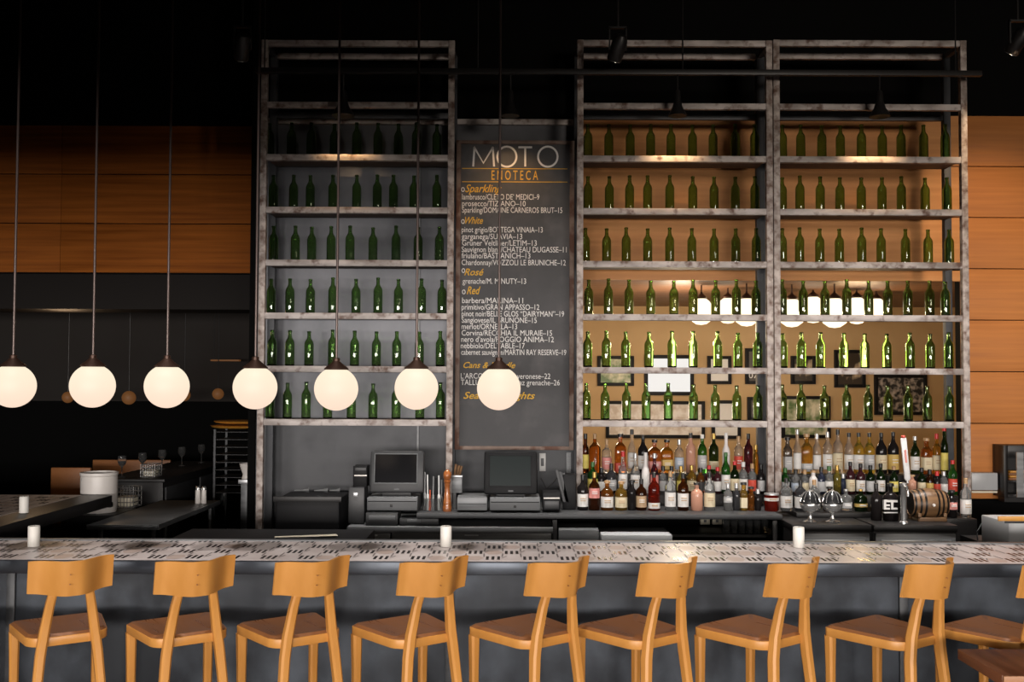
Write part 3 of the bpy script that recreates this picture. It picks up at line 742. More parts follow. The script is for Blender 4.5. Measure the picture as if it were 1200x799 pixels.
def slabbox(name, label, cat, x0, y0, x1, y1, Y, dep, m, extra=None, bev=.006):
    a = at(x0, y1, Y); b = at(x1, y0, Y)
    t = thing(name, label, cat, ((a.x+b.x)/2, Y+dep/2, a.z))
    mb = MB(); pxbox(mb, x0, y0, x1, y1, Y, dep, bev); mb.build('body', m, t)
    if extra:
        for nm, (ex0, ey0, ex1, ey1), em in extra:
            e = MB(); pxbox(e, ex0, ey0, ex1, ey1, Y-.006, .012, .002); e.build(nm, em, t)
    return t
slabbox('cash_drawer', 'grey cash drawer below the terminal beside the pepper mill', 'cash drawer', 430, 583, 489, 598, 7.66, .3, M['grey_plastic'], [('keyhole', (457, 591, 460, 594), M['black_metal']), ('drawer_seam', (431, 587, 488, 587.8), M['black_plastic'])])
slabbox('cash_drawer', 'grey cash drawer below the black terminal under the chalkboard', 'cash drawer', 574, 583.5, 633, 598, 7.66, .3, M['grey_plastic'], [('keyhole', (602, 592, 605, 595), M['black_metal']), ('drawer_seam', (575, 588, 632, 588.8), M['black_plastic'])])
slabbox('equipment_box', 'flat dark grey box under the grey terminal, nearest the corner', 'equipment box', 428.5, 601, 466, 616, 7.62, .25, M['dark_plastic'], [('front_plate', (432, 604, 463, 609), M['grey_plastic'])])
slabbox('equipment_box', 'flat dark box with a pale slot under the pepper mill', 'equipment box', 468, 607.5, 514, 615.5, 7.64, .22, M['dark_plastic'], [('front_plate', (477, 608.5, 493, 612), M['grey_plastic'])])
slabbox('speaker_box', 'grey box with a round dial left of the grey terminal', 'equipment box', 408, 571, 427, 613.5, 7.7, .2, M['dark_plastic'], [('dial', (414, 577, 419, 582), M['stainless'])])
slabbox('receipt_printer', 'black receipt printer with white paper slip beside the grey terminal', 'receipt printer', 413.5, 546, 430, 571, 7.72, .16, M['black_plastic'], [('paper_slip', (415, 556.5, 430, 558), M['white_ceramic']), ('printer_lid', (416, 548, 429, 552), M['dark_plastic'])])
slabbox('equipment_box', 'wide grey box beside the black terminal’s cash drawer', 'equipment box', 535.5, 582.5, 571, 598, 7.68, .3, M['dull_steel'], [('front_plate', (537, 590, 570, 591), M['dark_plastic'])])
slabbox('receipt_printer', 'black receipt printer with paper roll right of the black terminal', 'receipt printer', 636, 577, 657, 598, 7.68, .2, M['black_plastic'], [('paper_slip', (637, 583, 656, 584.5), M['white_ceramic']), ('printer_lid', (638, 587, 655, 596), M['dark_plastic'])])
slabbox('outlet_plate', 'pale wall plate behind the black terminal', 'wall plate', 632, 531, 639.5, 552, YS-.03, .028, M['white_plastic'], [('socket', (634, 537, 637.5, 546), M['grey_plastic'])], .003)
slabbox('utensil_box', 'grey steel holder box of wooden handles beside the pepper mill', 'utensil box', 529.5, 558, 541.5, 577.5, 7.85, .09, M['dull_steel'], [('lip', (529, 557, 542, 559.5), M['stainless'])], .003)
hb = bpy.data.objects['utensil_box']
MB().box(at(530.5, 597, 7.85).x, at(534.3, 597, 7.85).x, 7.87, 7.92, BCZ, at(535, 577.5, 7.85).z).build('holder_stand', M['dark_plastic'], hb)
for j, (xa, xb) in enumerate(((532, 534.5), (535, 538), (537.5, 541))):
    a = at(xa, 562, 7.89); b = at(xb, 544+j, 7.9)
    tag(MB().tube([a, b], [.008, .011], 8).build('wooden_muddler', M['barrel_wood']), 'wooden muddler handle sticking out of the grey holder box, %s from the mill' % ORD[j], 'tool', 'wooden handles in the holder box')
# tools in front of the mill
TOOLS = [(497.5, 553, 'stainless', 'thin steel bar spoon'), (501.5, 556, 'white_plastic', 'pale bar knife'), (503.5, 574, 'red', 'orange-red handled tool'), (507, 558, 'stainless', 'steel bar spoon'), (511, 560, 'black_plastic', 'black handled bar tool'), (514.5, 557, 'white_plastic', 'white handled bar tool'), (517.5, 562, 'stainless', 'short steel bar tool')]
M['red'] = mat('red_handle', (.55, .09, .03), .35)
for i, (px, ty, mk, l) in enumerate(TOOLS):
    a = at(px, 597, 7.78); b = at(px+random.uniform(-1, 1), ty, 7.80); a.z = BCZ+.002
    c = a.lerp(b, .45)
    tag(MB().tube([a, c, c+Vector((0, 0, .002)), b], [.012, .011, .005, .006], 8).build('bar_tool', M[mk]), l+' standing left of the wooden pepper mill', 'bar tool', 'bar tools beside the pepper mill')
cup = MB(); a = at(507, 597, 7.79)
cup.lathe([(.07, BCZ), (.078, BCZ+.10), (.074, BCZ+.10), (.066, BCZ+.004), (.0001, BCZ+.004)], (a.x, 7.79, 0), 20)
tag(cup.build('tool_cup', M['clear']), 'clear cup holding bar tools between terminal and pepper mill', 'cup')
# pepper mill
a = at(524, 597, 7.74)
pm = thing('pepper_mill', 'turned reddish wooden pepper mill standing beside the grey sales terminal', 'pepper mill', (a.x, 7.74, BCZ))
sc = (at(524, 550, 7.74).z-BCZ)
MB().lathe([(.033, 0), (.035, .02*sc), (.035, .12*sc), (.030, .16*sc), (.033, .2*sc), (.030, .24*sc), (.023, .42*sc), (.020, .56*sc), (.024, .68*sc), (.029, .72*sc), (.024, .755*sc), (.0001, .755*sc)], (a.x, 7.74, BCZ), 24).build('mill_body', M['mill_wood'], pm)
MB().lathe([(.022, .755*sc), (.030, .79*sc), (.032, .85*sc), (.030, .92*sc), (.018, .97*sc), (.008, 1.0*sc), (.0001, 1.0*sc)], (a.x, 7.74, BCZ), 24).build('mill_head', M['mill_wood'], pm)
# file holder and cables by the rack post
t = slabbox('file_holder', 'black file holder with tilted cards beside the rack post', 'file holder', 660, 556, 675, 597, 7.86, .14, M['black_plastic'])
cd_ = MB()
for j in range(4):
    p, q = at(651+j*4, 551+j*1.5, 7.84+j*.02), at(660+j*3.5, 588, 7.84+j*.02); wv = Vector((.02, 0, 0))
    cd_.add([p, p+wv, q+wv, q, p+Vector((0, .004, 0)), p+wv+Vector((0, .004, 0)), q+wv+Vector((0, .004, 0)), q+Vector((0, .004, 0))], [(0, 1, 2, 3), (7, 6, 5, 4), (0, 4, 5, 1), (1, 5, 6, 2), (2, 6, 7, 3), (3, 7, 4, 0)])
cd_.build('card', M['dark_plastic'], t)
cbm = MB(); pts = [at(x, y, 8.0) for x, y in ((634, 560), (640, 572), (648, 566), (653, 560), (657, 568), (655, 578), (652, 572), (649, 577))]
for p in pts: p.z = max(p.z, BCZ+.01)
tag(cbm.tube(pts, .006, 6).build('power_cable', M['cable']), 'black cable looping between the black terminal and the rack post', 'cable')
# grey tray below
slabbox('steel_tray', 'pale grey steel tray edge below the counter by the counter leg', 'tray', 655, 621, 702, 640, 7.5, .4, M['dull_steel'])
slabbox('steel_tray', 'olive grey shallow tray end in the dark gap under the liquor', 'tray', 705, 627, 788, 640, 7.45, .4, M['light_box'])
# power outlets under the counter
for j, (xa, l) in enumerate(((821, 'beige power outlet under the counter, the one with a cord'), (835, 'beige power outlet under the counter beside the hanging glasses'))):
    slabbox('power_outlet', l, 'outlet', xa, 607, xa+11, 614.5, 8.15, .04, M['cream'], [('socket', (xa+4, 609, xa+7, 612), M['grey_plastic'])], .003)
# rinsed glasses in the gap under the counter
gl0 = None
gz = .80
shelf = MB().box(at(780, 620, 7.95).x, at(905, 620, 7.95).x, 7.72, 8.19, gz-.02, gz); tag(shelf.build('glass_shelf', M['black_metal']), 'dark shelf of rinsed glasses under the liquor counter', 'shelf')
n = 0
for j in range(2):
    for i in range(6):
        px = 851+i*9; p = at(px, 615, 7.82+j*.16)
        if gl0 is None:
            gl0 = MB().lathe([(.026, 0), (.031, .10), (.029, .10), (.024, .006), (.0001, .006)], (0, 0, 0), 14).build('drinking_glass', M['clear'], origin=(0, 0, 0)); o = gl0
            o['category'] = 'glass'; o['group'] = 'rinsed glasses under the counter'
        else:
            o = gl0.copy(); COL.objects.link(o)
        o.location = (p.x, 7.82+j*.16, gz)
        o['label'] = 'rinsed clear glass under the liquor counter, %s from the outlets in the %s row' % (ORD[i], ('front', 'rear')[j])
# corner below the first rack: black bin, scoops, board
slabbox('storage_bin', 'black lidded bin standing in the corner below the steel wall rack', 'bin', 322, 584, 398, 640, 7.75, .5, M['black_plastic'], [('lid', (320, 582, 400, 588), M['black_metal'])], .02)
sp = MB(); p, q = at(322, 629.5, 6.0), at(394, 627, 6.2); p.z += .0
pz = thing('wooden_paddle', 'pale wooden paddle lying on the dark ledge behind the bar', 'paddle', (p.x, p.y, p.z))
MB().tube([p, p.lerp(q, .3), q], [(.010, .006), (.014, .006), (.03, .006)], 10).build('paddle_blade', M['cream'], pz)
lg = MB().box(-2.1, -.9, 5.8, 6.5, .80, min(p.z, q.z)-.008); tag(lg.build('speed_rail', M['black_plastic']), 'dark ledge behind the bar carrying a wooden paddle', 'ledge')
lg2 = MB().box(-2.05, -1.0, 5.85, 6.45, 0, .80).build('cabinet_body', M['black_metal'], bpy.data.objects['speed_rail'])
for j, (xa, ya, xb, yb) in enumerate(((368, 573, 384, 578), (386, 579, 398, 583), (345, 579, 362, 575))):
    a, b = at(xa, ya, 8.0), at(xb, yb, 8.02); a.z = b.z = at(360, 581, 7.85).z+.026
    tag(MB().tube([a, a.lerp(b, .6), b], [.006, .009, .02], 8).build('steel_scoop', M['stainless']), 'dull steel scoop lying on the black bin in the corner, %s from its front' % ORD[j], 'scoop', 'scoops on the black bin')

# ------------------------------------------------------------------ liquor bottles
COLR = {'black': (.012, .010, .010), 'brown': (.16, .045, .012), 'amber': (.62, .20, .03), 'gold': (.80, .45, .07), 'yellow': (.85, .66, .12), 'clear': (.93, .94, .93), 'green': (.06, .30, .05), 'dark green': (.035, .075, .022),
        'red': (.55, .04, .02), 'purple': (.16, .045, .08), 'copper': (.50, .26, .18), 'frosted': (.80, .76, .74), 'blue': (.20, .24, .42), 'orange': (.85, .36, .04), 'grey': (.25, .25, .27), 'wine': (.035, .010, .012)}
LM = {}
def liquor_mat(c):
    if c not in LM:
        solid = c in ('black', 'frosted', 'copper', 'wine')
        LM[c] = mat('liquor_'+c.replace(' ', '_'), COLR[c], .35 if c == 'frosted' else .08, trans=0 if solid else .9, ior=1.15 if c in ('clear',) else 1.22, spec=.5)
    return LM[c]
LAB = {'white': (.78, .76, .73), 'cream': (.72, .62, .42), 'pink': (.72, .28, .25), 'gold': (.62, .42, .12), 'blue': (.45, .52, .62), 'red': (.60, .07, .04), 'black': (.03, .03, .03), 'silver': (.5, .5, .5), 'yellow': (.80, .66, .15), 'green': (.12, .26, .10), 'tan': (.50, .34, .2)}
PM = {k: noise_mat('paper_'+k, tuple(c*.9 for c in v), v, nscale=30, rough=(.5, .7)) for k, v in LAB.items()}
CAPC = {'black': (.02, .02, .02), 'white': (.75, .74, .72), 'red': (.6, .03, .03), 'gold': (.55, .36, .1), 'silver': (.55, .55, .55), 'cork': (.45, .28, .14), 'green': (.05, .16, .04)}
CM = {k: mat('cap_'+k, v, .35, .6 if k in ('gold', 'silver') else 0) for k, v in CAPC.items()}
def profile(kind, r, h):
    if kind == 'wine':
        return [(.0001, .002), (r*.9, 0), (r, .006), (r, h*.58), (r*.93, h*.64), (r*.62, h*.715), (r*.42, h*.76), (.0145, h*.83), (.0145, h*.98), (.0001, h*.98)]
    if kind == 'spirit':
        return [(.0001, .002), (r*.9, 0), (r, .006), (r, h*.60), (r*.88, h*.67), (r*.5, h*.73), (.0155, h*.78), (.014, h*.95), (.0001, h*.95)]
    if kind == 'squat':
        return [(.0001, .002), (r*.92, 0), (r, .008), (r, h*.58), (r*.92, h*.66), (r*.6, h*.73), (.017, h*.77), (.016, h*.93), (.0001, h*.93)]
    if kind == 'tall':
        return [(.0001, .002), (r*.9, 0), (r, .006), (r*1.0, h*.52), (r*.85, h*.6), (r*.48, h*.68), (.0145, h*.74), (.0135, h*.96), (.0001, h*.96)]
    if kind == 'jar':
        return [(.0001, .002), (r*.93, 0), (r, .008), (r, h*.98), (r*.96, h), (.0001, h)]
    return profile('spirit', r, h)
shape_word = {'wine': 'wine-shaped', 'spirit': 'round-shouldered', 'squat': 'squat', 'tall': 'long-necked', 'jar': 'jar-like', 'square': 'square'}
def liquor(px, wpx, top, kind, col, lab_, cap, Y, zb, row, label, group, band=(.10, .46), liquid=None):
    k = Y/F; zb += .0015
    r = wpx*k/2*.98; p = at(px, 560, Y); zt_ = at(px, top, Y).z; h = max(zt_-zb, .12)
    sq = 5 if kind == 'square' else None
    kk = 'squat' if kind == 'square' else kind
    pr = profile(kk, r, h)
    o = MB().lathe(pr, (p.x, Y, zb), 22, sq=sq, ang=.0).build('liquor_bottle', liquor_mat(col), origin=(p.x, Y, zb))
    tag(o, label, 'bottle', group)
    top_r = .0162
    if lab_:
        z0, z1 = h*band[0], h*band[1]; rr = r*1.012
        MB().lathe([(rr, z0), (rr, z1)], (p.x, Y, zb), 22, sq=sq).build('paper_label', PM[lab_], o)
        # label printing: two dark strokes
        if wpx >= 10:
            m = MB(); wq = r*.5
            for fz in (.66, .48):
                zc = zb+z0+(z1-z0)*fz; m.box(p.x-wq, p.x+wq, Y-rr-.0035, Y-rr*.9, zc-.003, zc+.003)
            m.build('label_print', PM['tan'] if lab_ in ('white', 'cream') else PM['white'], o)
    if kind == 'jar':
        MB().lathe([(r*1.03, h*.97), (r*1.03, h*1.06), (.0001, h*1.06)], (p.x, Y, zb), 22).build('cap', CM[cap], o)
    elif cap:
        ch = pr[-1][1]
        cr = top_r*1.55 if kind in ('squat', 'square') and cap in ('black', 'cork') else top_r
        MB().lathe([(cr, ch-(.028 if kind not in ('squat', 'square') else .004)), (cr, h-.002), (cr*.8, h), (.0001, h)], (p.x, Y, zb), 16).build('cap', CM[cap], o)
    return o
Y1, Y2, Y3 = 7.86, 8.21, 8.46
ZR2, ZR3 = 1.065, 1.215
rise = lambda a, b: MB().box(a, b, 8.13, 8.34, BCZ, ZR2-.001, .003).box(a, b, 8.34, 8.6, BCZ, ZR3-.001, .003)
for (xa, xb, l) in ((683, 897, 'black stepped riser under the liquor beside the chalkboard'), (914, 1126, 'black stepped riser under the liquor behind the barrel')):
    tag(rise(at(xa, 560, 8.15).x+.02, at(xb, 560, 8.15).x-.03).build('bottle_riser', M['black_metal']), l, 'bottle riser')
# x, width, top, shape, glass, label, cap, (optional: label band)
FRONT_M = [(683, 13, 556, 'spirit', 'black', 'white', 'black'), (696.5, 13, 553, 'spirit', 'brown', 'pink', 'gold', (.32, .58)), (711.5, 15, 563, 'squat', 'amber', 'white', 'cork'), (728, 14.5, 564, 'squat', 'gold', 'cream', 'cork'),
           (740.5, 10, 562, 'squat', 'black', None, 'black'), (751.5, 12.5, 561, 'spirit', 'brown', 'tan', 'black'), (766.5, 14, 553, 'spirit', 'red', 'white', 'black', (.05, .2)), (785.5, 13, 552, 'spirit', 'clear', 'white', 'cork'),
           (800.5, 13, 554, 'spirit', 'brown', 'white', 'black'), (816.5, 14, 565, 'squat', 'copper', None, 'black'), (831.5, 13, 553, 'spirit', 'clear', 'cream', 'black'), (853, 10.5, 566, 'spirit', 'clear', 'silver', 'silver', (.3, .5)),
           (863, 8.3, 566, 'spirit', 'grey', None, 'silver'), (871.3, 8.6, 565, 'square', 'gold', 'cream', 'black'), (880, 8, 570, 'squat', 'amber', None, 'black'), (888, 7.5, 573, 'spirit', 'black', None, 'silver'), (904, 17, 579, 'jar', 'red', 'white', 'silver', (.62, .8))]
MID_M = [(694.5, 12, 541, 'spirit', 'green', 'yellow', 'green'), (705, 9, 548, 'spirit', 'black', 'white', 'black'), (716.5, 12, 543, 'spirit', 'grey', 'silver', 'black'), (730, 10.5, 529, 'tall', 'clear', 'white', 'red'), (744.5, 11, 531, 'tall', 'clear', 'white', 'silver'),
         (756.5, 9.5, 530, 'tall', 'frosted', 'white', 'white'), (767, 9.5, 531, 'tall', 'purple', 'pink', 'silver'), (777, 9, 546, 'spirit', 'clear', 'silver', 'black'), (787, 9, 546, 'spirit', 'clear', 'white', 'black'), (798, 10, 546, 'tall', 'yellow', 'yellow', 'gold'),
         (810.5, 11, 545, 'spirit', 'gold', 'cream', 'gold'), (821, 9, 548, 'spirit', 'amber', 'black', 'black'), (831, 9.5, 545, 'wine', 'wine', 'white', 'red'), (840.8, 9, 547, 'wine', 'wine', 'white', 'red'), (850.5, 10.5, 530, 'wine', 'green', 'white', 'green'),
         (861, 10, 540, 'wine', 'dark green', 'cream', 'red'), (871, 10.5, 541, 'spirit', 'clear', 'white', 'white'), (881.5, 9.5, 543, 'spirit', 'clear', 'red', 'cork'), (892, 9, 544, 'spirit', 'black', 'silver', 'black')]
BACK_M = [(686, 8, 508, 'spirit', 'brown', 'yellow', 'black'), (697, 14, 508, 'spirit', 'amber', None, 'cork'), (711, 12, 515, 'spirit', 'clear', 'pink', 'cork'), (727, 13.5, 508, 'square', 'amber', 'red', 'black', (.02, .25)), (740.5, 10, 503, 'tall', 'clear', 'white', 'black'),
          (753.5, 12.5, 510, 'wine', 'black', 'white', 'black'), (767, 15, 515, 'square', 'amber', 'pink', 'black', (.1, .35)), (781.5, 14, 515, 'square', 'orange', 'gold', 'black', (.1, .4)), (796, 11, 515, 'spirit', 'clear', 'blue', 'silver'), (809.5, 11.5, 507, 'spirit', 'copper', None, 'black'),
          (823, 11, 509, 'wine', 'green', 'silver', 'white'), (836.5, 11.5, 508, 'spirit', 'dark green', 'cream', 'gold', (.1, .3)), (851, 9, 507, 'tall', 'frosted', 'white', 'white'), (865.5, 10.5, 511, 'spirit', 'clear', 'red', 'cork'), (877, 10.5, 508, 'spirit', 'purple', None, 'black'), (885.8, 6, 521, 'spirit', 'gold', None, 'gold')]
FRONT_R = [(921.5, 14, 560, 'spirit', 'clear', 'white', 'black'), (938, 13.5, 562, 'spirit', 'grey', 'white', 'black'), (954, 14, 562, 'spirit', 'clear', 'white', 'cork'), (972, 15, 570, 'squat', 'brown', None, 'black'), (991, 14.5, 573, 'squat', 'clear', 'silver', 'silver', (.15, .4)), (1008.5, 15, 573, 'squat', 'dark green', 'gold', 'gold', (.2, .35)),
           (1026.5, 12.5, 566, 'spirit', 'black', None, 'black'), (1043.5, 18, 566, 'squat', 'black', None, 'black'), (1115, 12.5, 574, 'squat', 'black', 'pink', 'black', (.3, .56)), (1131.5, 12.5, 560, 'spirit', 'clear', 'white', 'cork')]
MID_R = [(920, 10, 548, 'spirit', 'green', 'silver', 'green'), (932.5, 10.5, 550, 'spirit', 'clear', 'blue', 'black'), (943, 9, 550, 'spirit', 'clear', 'cream', 'cork'), (953, 10, 551, 'squat', 'frosted', 'white', 'cork'), (962.5, 9, 547, 'spirit', 'blue', 'silver', 'black'), (971.5, 9.5, 546, 'spirit', 'clear', 'white', 'green'), (981, 9, 545, 'spirit', 'yellow', None, 'gold'),
         (988, 6.5, 555, 'spirit', 'blue', None, 'silver'), (996.5, 10.5, 541, 'wine', 'wine', 'cream', 'black'), (1008.5, 10.5, 543, 'wine', 'wine', 'white', 'black'), (1020, 9.5, 545, 'wine', 'dark green', 'silver', 'black'), (1032, 10, 543, 'wine', 'dark green', 'white', 'black'), (1047.5, 10, 546, 'wine', 'dark green', 'yellow', 'cork'), (1068.5, 10.5, 556, 'squat', 'copper', None, 'cork'),
         (1080, 9.5, 548, 'wine', 'dark green', 'cream', 'black'), (1089.5, 8.5, 550, 'spirit', 'brown', 'gold', 'black'), (1098, 8, 552, 'spirit', 'black', 'red', 'red'), (1106, 9, 552, 'spirit', 'clear', 'white', 'silver'), (1116.5, 10.5, 539, 'wine', 'green', 'red', 'red')]
BACK_R = [(923, 10, 512, 'square', 'grey', 'silver', 'black'), (934.5, 9.5, 503, 'tall', 'clear', 'white', 'silver'), (945.5, 12.5, 508, 'square', 'gold', 'silver', 'cork', (.05, .25)), (957.5, 9.5, 508, 'spirit', 'clear', 'white', 'silver'), (970, 11, 506, 'spirit', 'clear', 'white', 'silver'), (982, 11.5, 503, 'spirit', 'clear', 'cream', 'black'), (995, 10.5, 507, 'wine', 'clear', 'white', 'black'),
          (1006.5, 12, 507, 'wine', 'yellow', 'white', 'black'), (1019, 12, 507, 'wine', 'yellow', 'silver', 'black'), (1033, 13, 507, 'wine', 'black', 'cream', 'black'), (1047, 13, 506, 'wine', 'black', 'gold', 'black'), (1072.5, 10.5, 511, 'wine', 'dark green', 'white', 'silver'), (1086, 11, 513, 'square', 'amber', 'cream', 'cork'), (1098, 11, 508, 'spirit', 'gold', 'cream', 'red'), (1107, 8.5, 500, 'wine', 'dark green', 'yellow', 'red')]
cw = {'black': 'black', 'white': 'white', 'red': 'red', 'gold': 'gold', 'silver': 'silver', 'cork': 'cork', 'green': 'green', None: 'no'}
for (lst, Yv, zv, row, side) in ((FRONT_M, Y1, BCZ, 'front', 'beside chalkboard'), (MID_M, Y2, ZR2, 'middle', 'beside chalkboard'), (BACK_M, Y3, ZR3, 'back', 'beside chalkboard'),
                                 (FRONT_R, Y1, BCZ, 'front', 'behind barrel'), (MID_R, Y2, ZR2, 'middle', 'behind barrel'), (BACK_R, Y3, ZR3, 'back', 'behind barrel')):
    for i, e in enumerate(lst):
        px, wp, tp, kd, co, lb, cp = e[:7]; band = e[7] if len(e) > 7 else (.10, .46)
        yy, zz = (8.352 if px in (885.8, 1107) else Yv), zv
        if lst is FRONT_R and px > 1010: yy, zz = (7.62 if px < 1100 else 7.8), .93
        name = '%s %s bottle, %s, %s from left in %s liquor row %s' % (shape_word[kd], co, (lb+' label') if lb else 'no label', ORD[i], row, side)
        if px == 1043.5: name = 'squat black jug with big white block letters standing beside the tap column'
        ob = liquor(px, wp, tp, kd, co, lb, cp, yy, zz, row, name, 'liquor bottles, %s row %s' % (row, side), band)
        if px == 1043.5:
            lm = MB(); rr = wp*yy/F/2+.003
            def bar(x0, x1, y0, y1):
                a = at(x0, y1, yy-rr); b = at(x1, y0, yy-rr); lm.box(a.x, b.x, yy-rr, yy-rr*.55, a.z, b.z)
            bar(1036, 1052, 586, 588.4); bar(1036, 1038.5, 588.4, 597); bar(1038.5, 1043, 591, 593); bar(1038.5, 1043, 595, 597); bar(1044.5, 1047, 588.4, 597); bar(1047, 1052, 595, 597); bar(1036, 1052, 600, 601.2)
            lm.build('label_lettering', PM['white'], ob)

# ------------------------------------------------------------------ undercounter fridges, barrel, tap, footed bowls
def fridge(x0, x1, label):
    Y = 7.36; a = at(x0, 632, Y); b = at(x1, 613, Y)
    t = thing('undercounter_fridge', label, 'fridge', ((a.x+b.x)/2, 7.9, 0))
    MB().box(a.x, b.x, Y+.03, 8.05, .02, .925, .004).build('body', M['black_metal'], t)
    MB().box(a.x-.003, b.x+.003, Y, 8.06, .88, .93, .004).build('top', M['black_metal'], t)
    d = MB().box(a.x+.01, b.x-.01, Y+.005, Y+.03, .1, .868, .004).build('door', M['dull_steel'], t)
    MB().box(a.x+.05, b.x-.05, Y-.012, Y+.005, .80, .82, .002).build('handle', M['stainless'], d)
fridge(929, 1021, 'undercounter steel fridge below the two chrome footed bowls')
fridge(1025, 1122, 'undercounter steel fridge below the wooden barrel and tap')
rc = MB().box(at(926, 600, 8.06).x+.02, at(1126, 600, 8.06).x, 8.07, 8.84, .02, .93)
tag(rc.build('rear_cabinet', M['black_metal']), 'low black cabinet behind the undercounter fridges', 'cabinet')
# front row to the right of the counter stands on small black plinths
pl_ = MB().box(at(927, 597, 7.8).x+.03, at(1018, 597, 7.8).x, 7.75, 8.065, .931, BCZ-.001, .003)
tag(pl_.build('bottle_plinth', M['black_metal']), 'low black plinth under the bottles behind the chrome bowls', 'plinth')
pl_ = MB().box(at(1107, 600, 7.75).x, at(1143, 600, 7.75).x, 7.72, 7.9, 0, .929, .003)
tag(pl_.build('bottle_stand', M['black_metal']), 'black stand under the two bottles beside the barrel', 'stand')
def bowl(px, label):
    Y = 7.5; p = at(px, 600, Y); k = Y/F; z0 = .93
    t = thing('footed_bowl', label, 'footed bowl', (p.x, Y, z0), 'chrome footed bowls')
    MB().lathe([(.052, 0), (.055, .006), (.022, .02), (.012, .05), (.016, .07), (.05, .085), (.072, .115), (.076, .14), (.072, .15), (.0001, .15)], (p.x, Y, z0), 28).build('bowl', M['chrome'], t)
    MB().lathe([(.077, .146), (.079, .152), (.072, .158), (.066, .185), (.048, .215), (.022, .232), (.0001, .234)], (p.x, Y, z0), 28).build('pierced_lid', M['black_plastic'], t)
    rib = MB()
    for i in range(10):
        a = 2*PI*i/10
        rib.tube([(p.x+math.cos(a)*q, Y+math.sin(a)*q, z0+zz) for q, zz in ((.073, .158), (.068, .186), (.05, .217), (.024, .235))], .004, 6)
    rib.lathe([(.022, .231), (.024, .236), (.01, .245), (.0001, .246)], (p.x, Y, z0), 14)
    rib.build('lid_ribs', M['chrome'], t)
bowl(949.5, 'chrome footed bowl with ribbed lid, the one nearer the rack posts'); bowl(975.5, 'chrome footed bowl with ribbed lid, in front of the squat brown bottle')
# barrel
Yb_ = 7.66; c = at(1086.5, 589.5, Yb_); hl = 20.5*Yb_/F; rb_ = 17.6*Yb_/F
bl = thing('wooden_barrel', 'small oak barrel with dark hoops lying on a wooden stand', 'barrel', (c.x, Yb_, .93))
prof = [(.0001, -hl+.012), (rb_*.72, -hl+.012), (rb_*.74, -hl), (rb_*.80, -hl), (rb_*.87, -hl*.75), (rb_*.96, -hl*.35), (rb_, 0), (rb_*.96, hl*.35), (rb_*.87, hl*.75), (rb_*.80, hl), (rb_*.74, hl), (rb_*.72, hl-.012), (.0001, hl-.012)]
bb = MB().lathe(prof, c, 32, axis='x').build('barrel_body', M['barrel_wood'], bl)
def rad(u):
    for (r0, h0), (r1, h1) in zip(prof[3:10], prof[4:10]):
        if h0 <= u <= h1: return r0+(r1-r0)*(u-h0)/(h1-h0)
    return rb_*.8
for u in (-.90, -.62, -.36, .36, .62, .90):
    u0, u1 = (u-.055)*hl, (u+.055)*hl
    MB().lathe([(rad(u0)*.98, u0), (rad(u0)*1.018, u0), (rad(u1)*1.018, u1), (rad(u1)*.98, u1)], c, 32, axis='x').build('hoop', M['hoop'], bl)
MB().lathe([(.0001, 0), (.011, 0), (.009, .02), (.0001, .02)], (c.x+.0, Yb_-rb_-.012, c.z), 10, axis='y').build('bung', M['white_ceramic'], bl)
st = MB(); zf = c.z-rb_*.9
for sx in (-1, 1):
    x = c.x+sx*hl*.72
    st.box(x-.012, x+.012, Yb_-.10, Yb_-.075, .93, c.z-rb_*.55, .002).box(x-.012, x+.012, Yb_+.075, Yb_+.10, .93, c.z-rb_*.55, .002).box(x-.012, x+.012, Yb_-.10, Yb_+.10, .95, .968, .002)
st.box(c.x-hl*.75, c.x+hl*.75, Yb_-.105, Yb_-.085, zf-.012, zf+.008, .002).box(c.x-hl*.75, c.x+hl*.75, Yb_-.105, Yb_-.085, .932, .944, .002)
st.build('barrel_stand', M['barrel_wood'], bl)
# tap
Yt = 7.46; p = at(1059, 612, Yt); z0 = .93
tp = thing('beer_tap', 'chrome tap column with a tall white handle in front of the barrel', 'beer tap', (p.x, Yt, z0))
zt2 = at(1059, 566, Yt).z
MB().lathe([(.035, 0), (.034, .012), (.022, .02), (.022, zt2-z0-.03), (.028, zt2-z0-.02), (.028, zt2-z0), (.0001, zt2-z0+.01)], (p.x, Yt, z0), 20).build('column', M['chrome'], tp)
MB().tube([(p.x, Yt, zt2-.025), (p.x, Yt-.07, zt2-.025), (p.x, Yt-.085, zt2-.05), (p.x, Yt-.085, zt2-.09)], .010, 10).build('spout', M['chrome'], tp)
a = at(1063.5, 563, Yt-.02); b = at(1058.5, 513, Yt-.02)
hd = MB(); d_ = (b-a); 
hd.tube([a, a+d_*.05, b-d_*.02, b], [(.012, .010), (.022, .012), (.021, .011), (.018, .009)], 12, sq=4).build('tap_handle', M['white_plastic'], tp)
q = MB(); q.tube([a+d_*.42+Vector((0, -.012, 0)), a+d_*.72+Vector((0, -.012, 0))], [(.008, .003), (.008, .003)], 8, sq=5); q.build('handle_mark', PM['pink'], tp)
MB().tube([a-d_*.06, a], .009).build('handle_collar', M['chrome'], tp)
MB().lathe([(.0001, 0), (.014, 0), (.016, .012), (.01, .02), (.0001, .02)], b, 12).build('finial', PM['red'], tp)
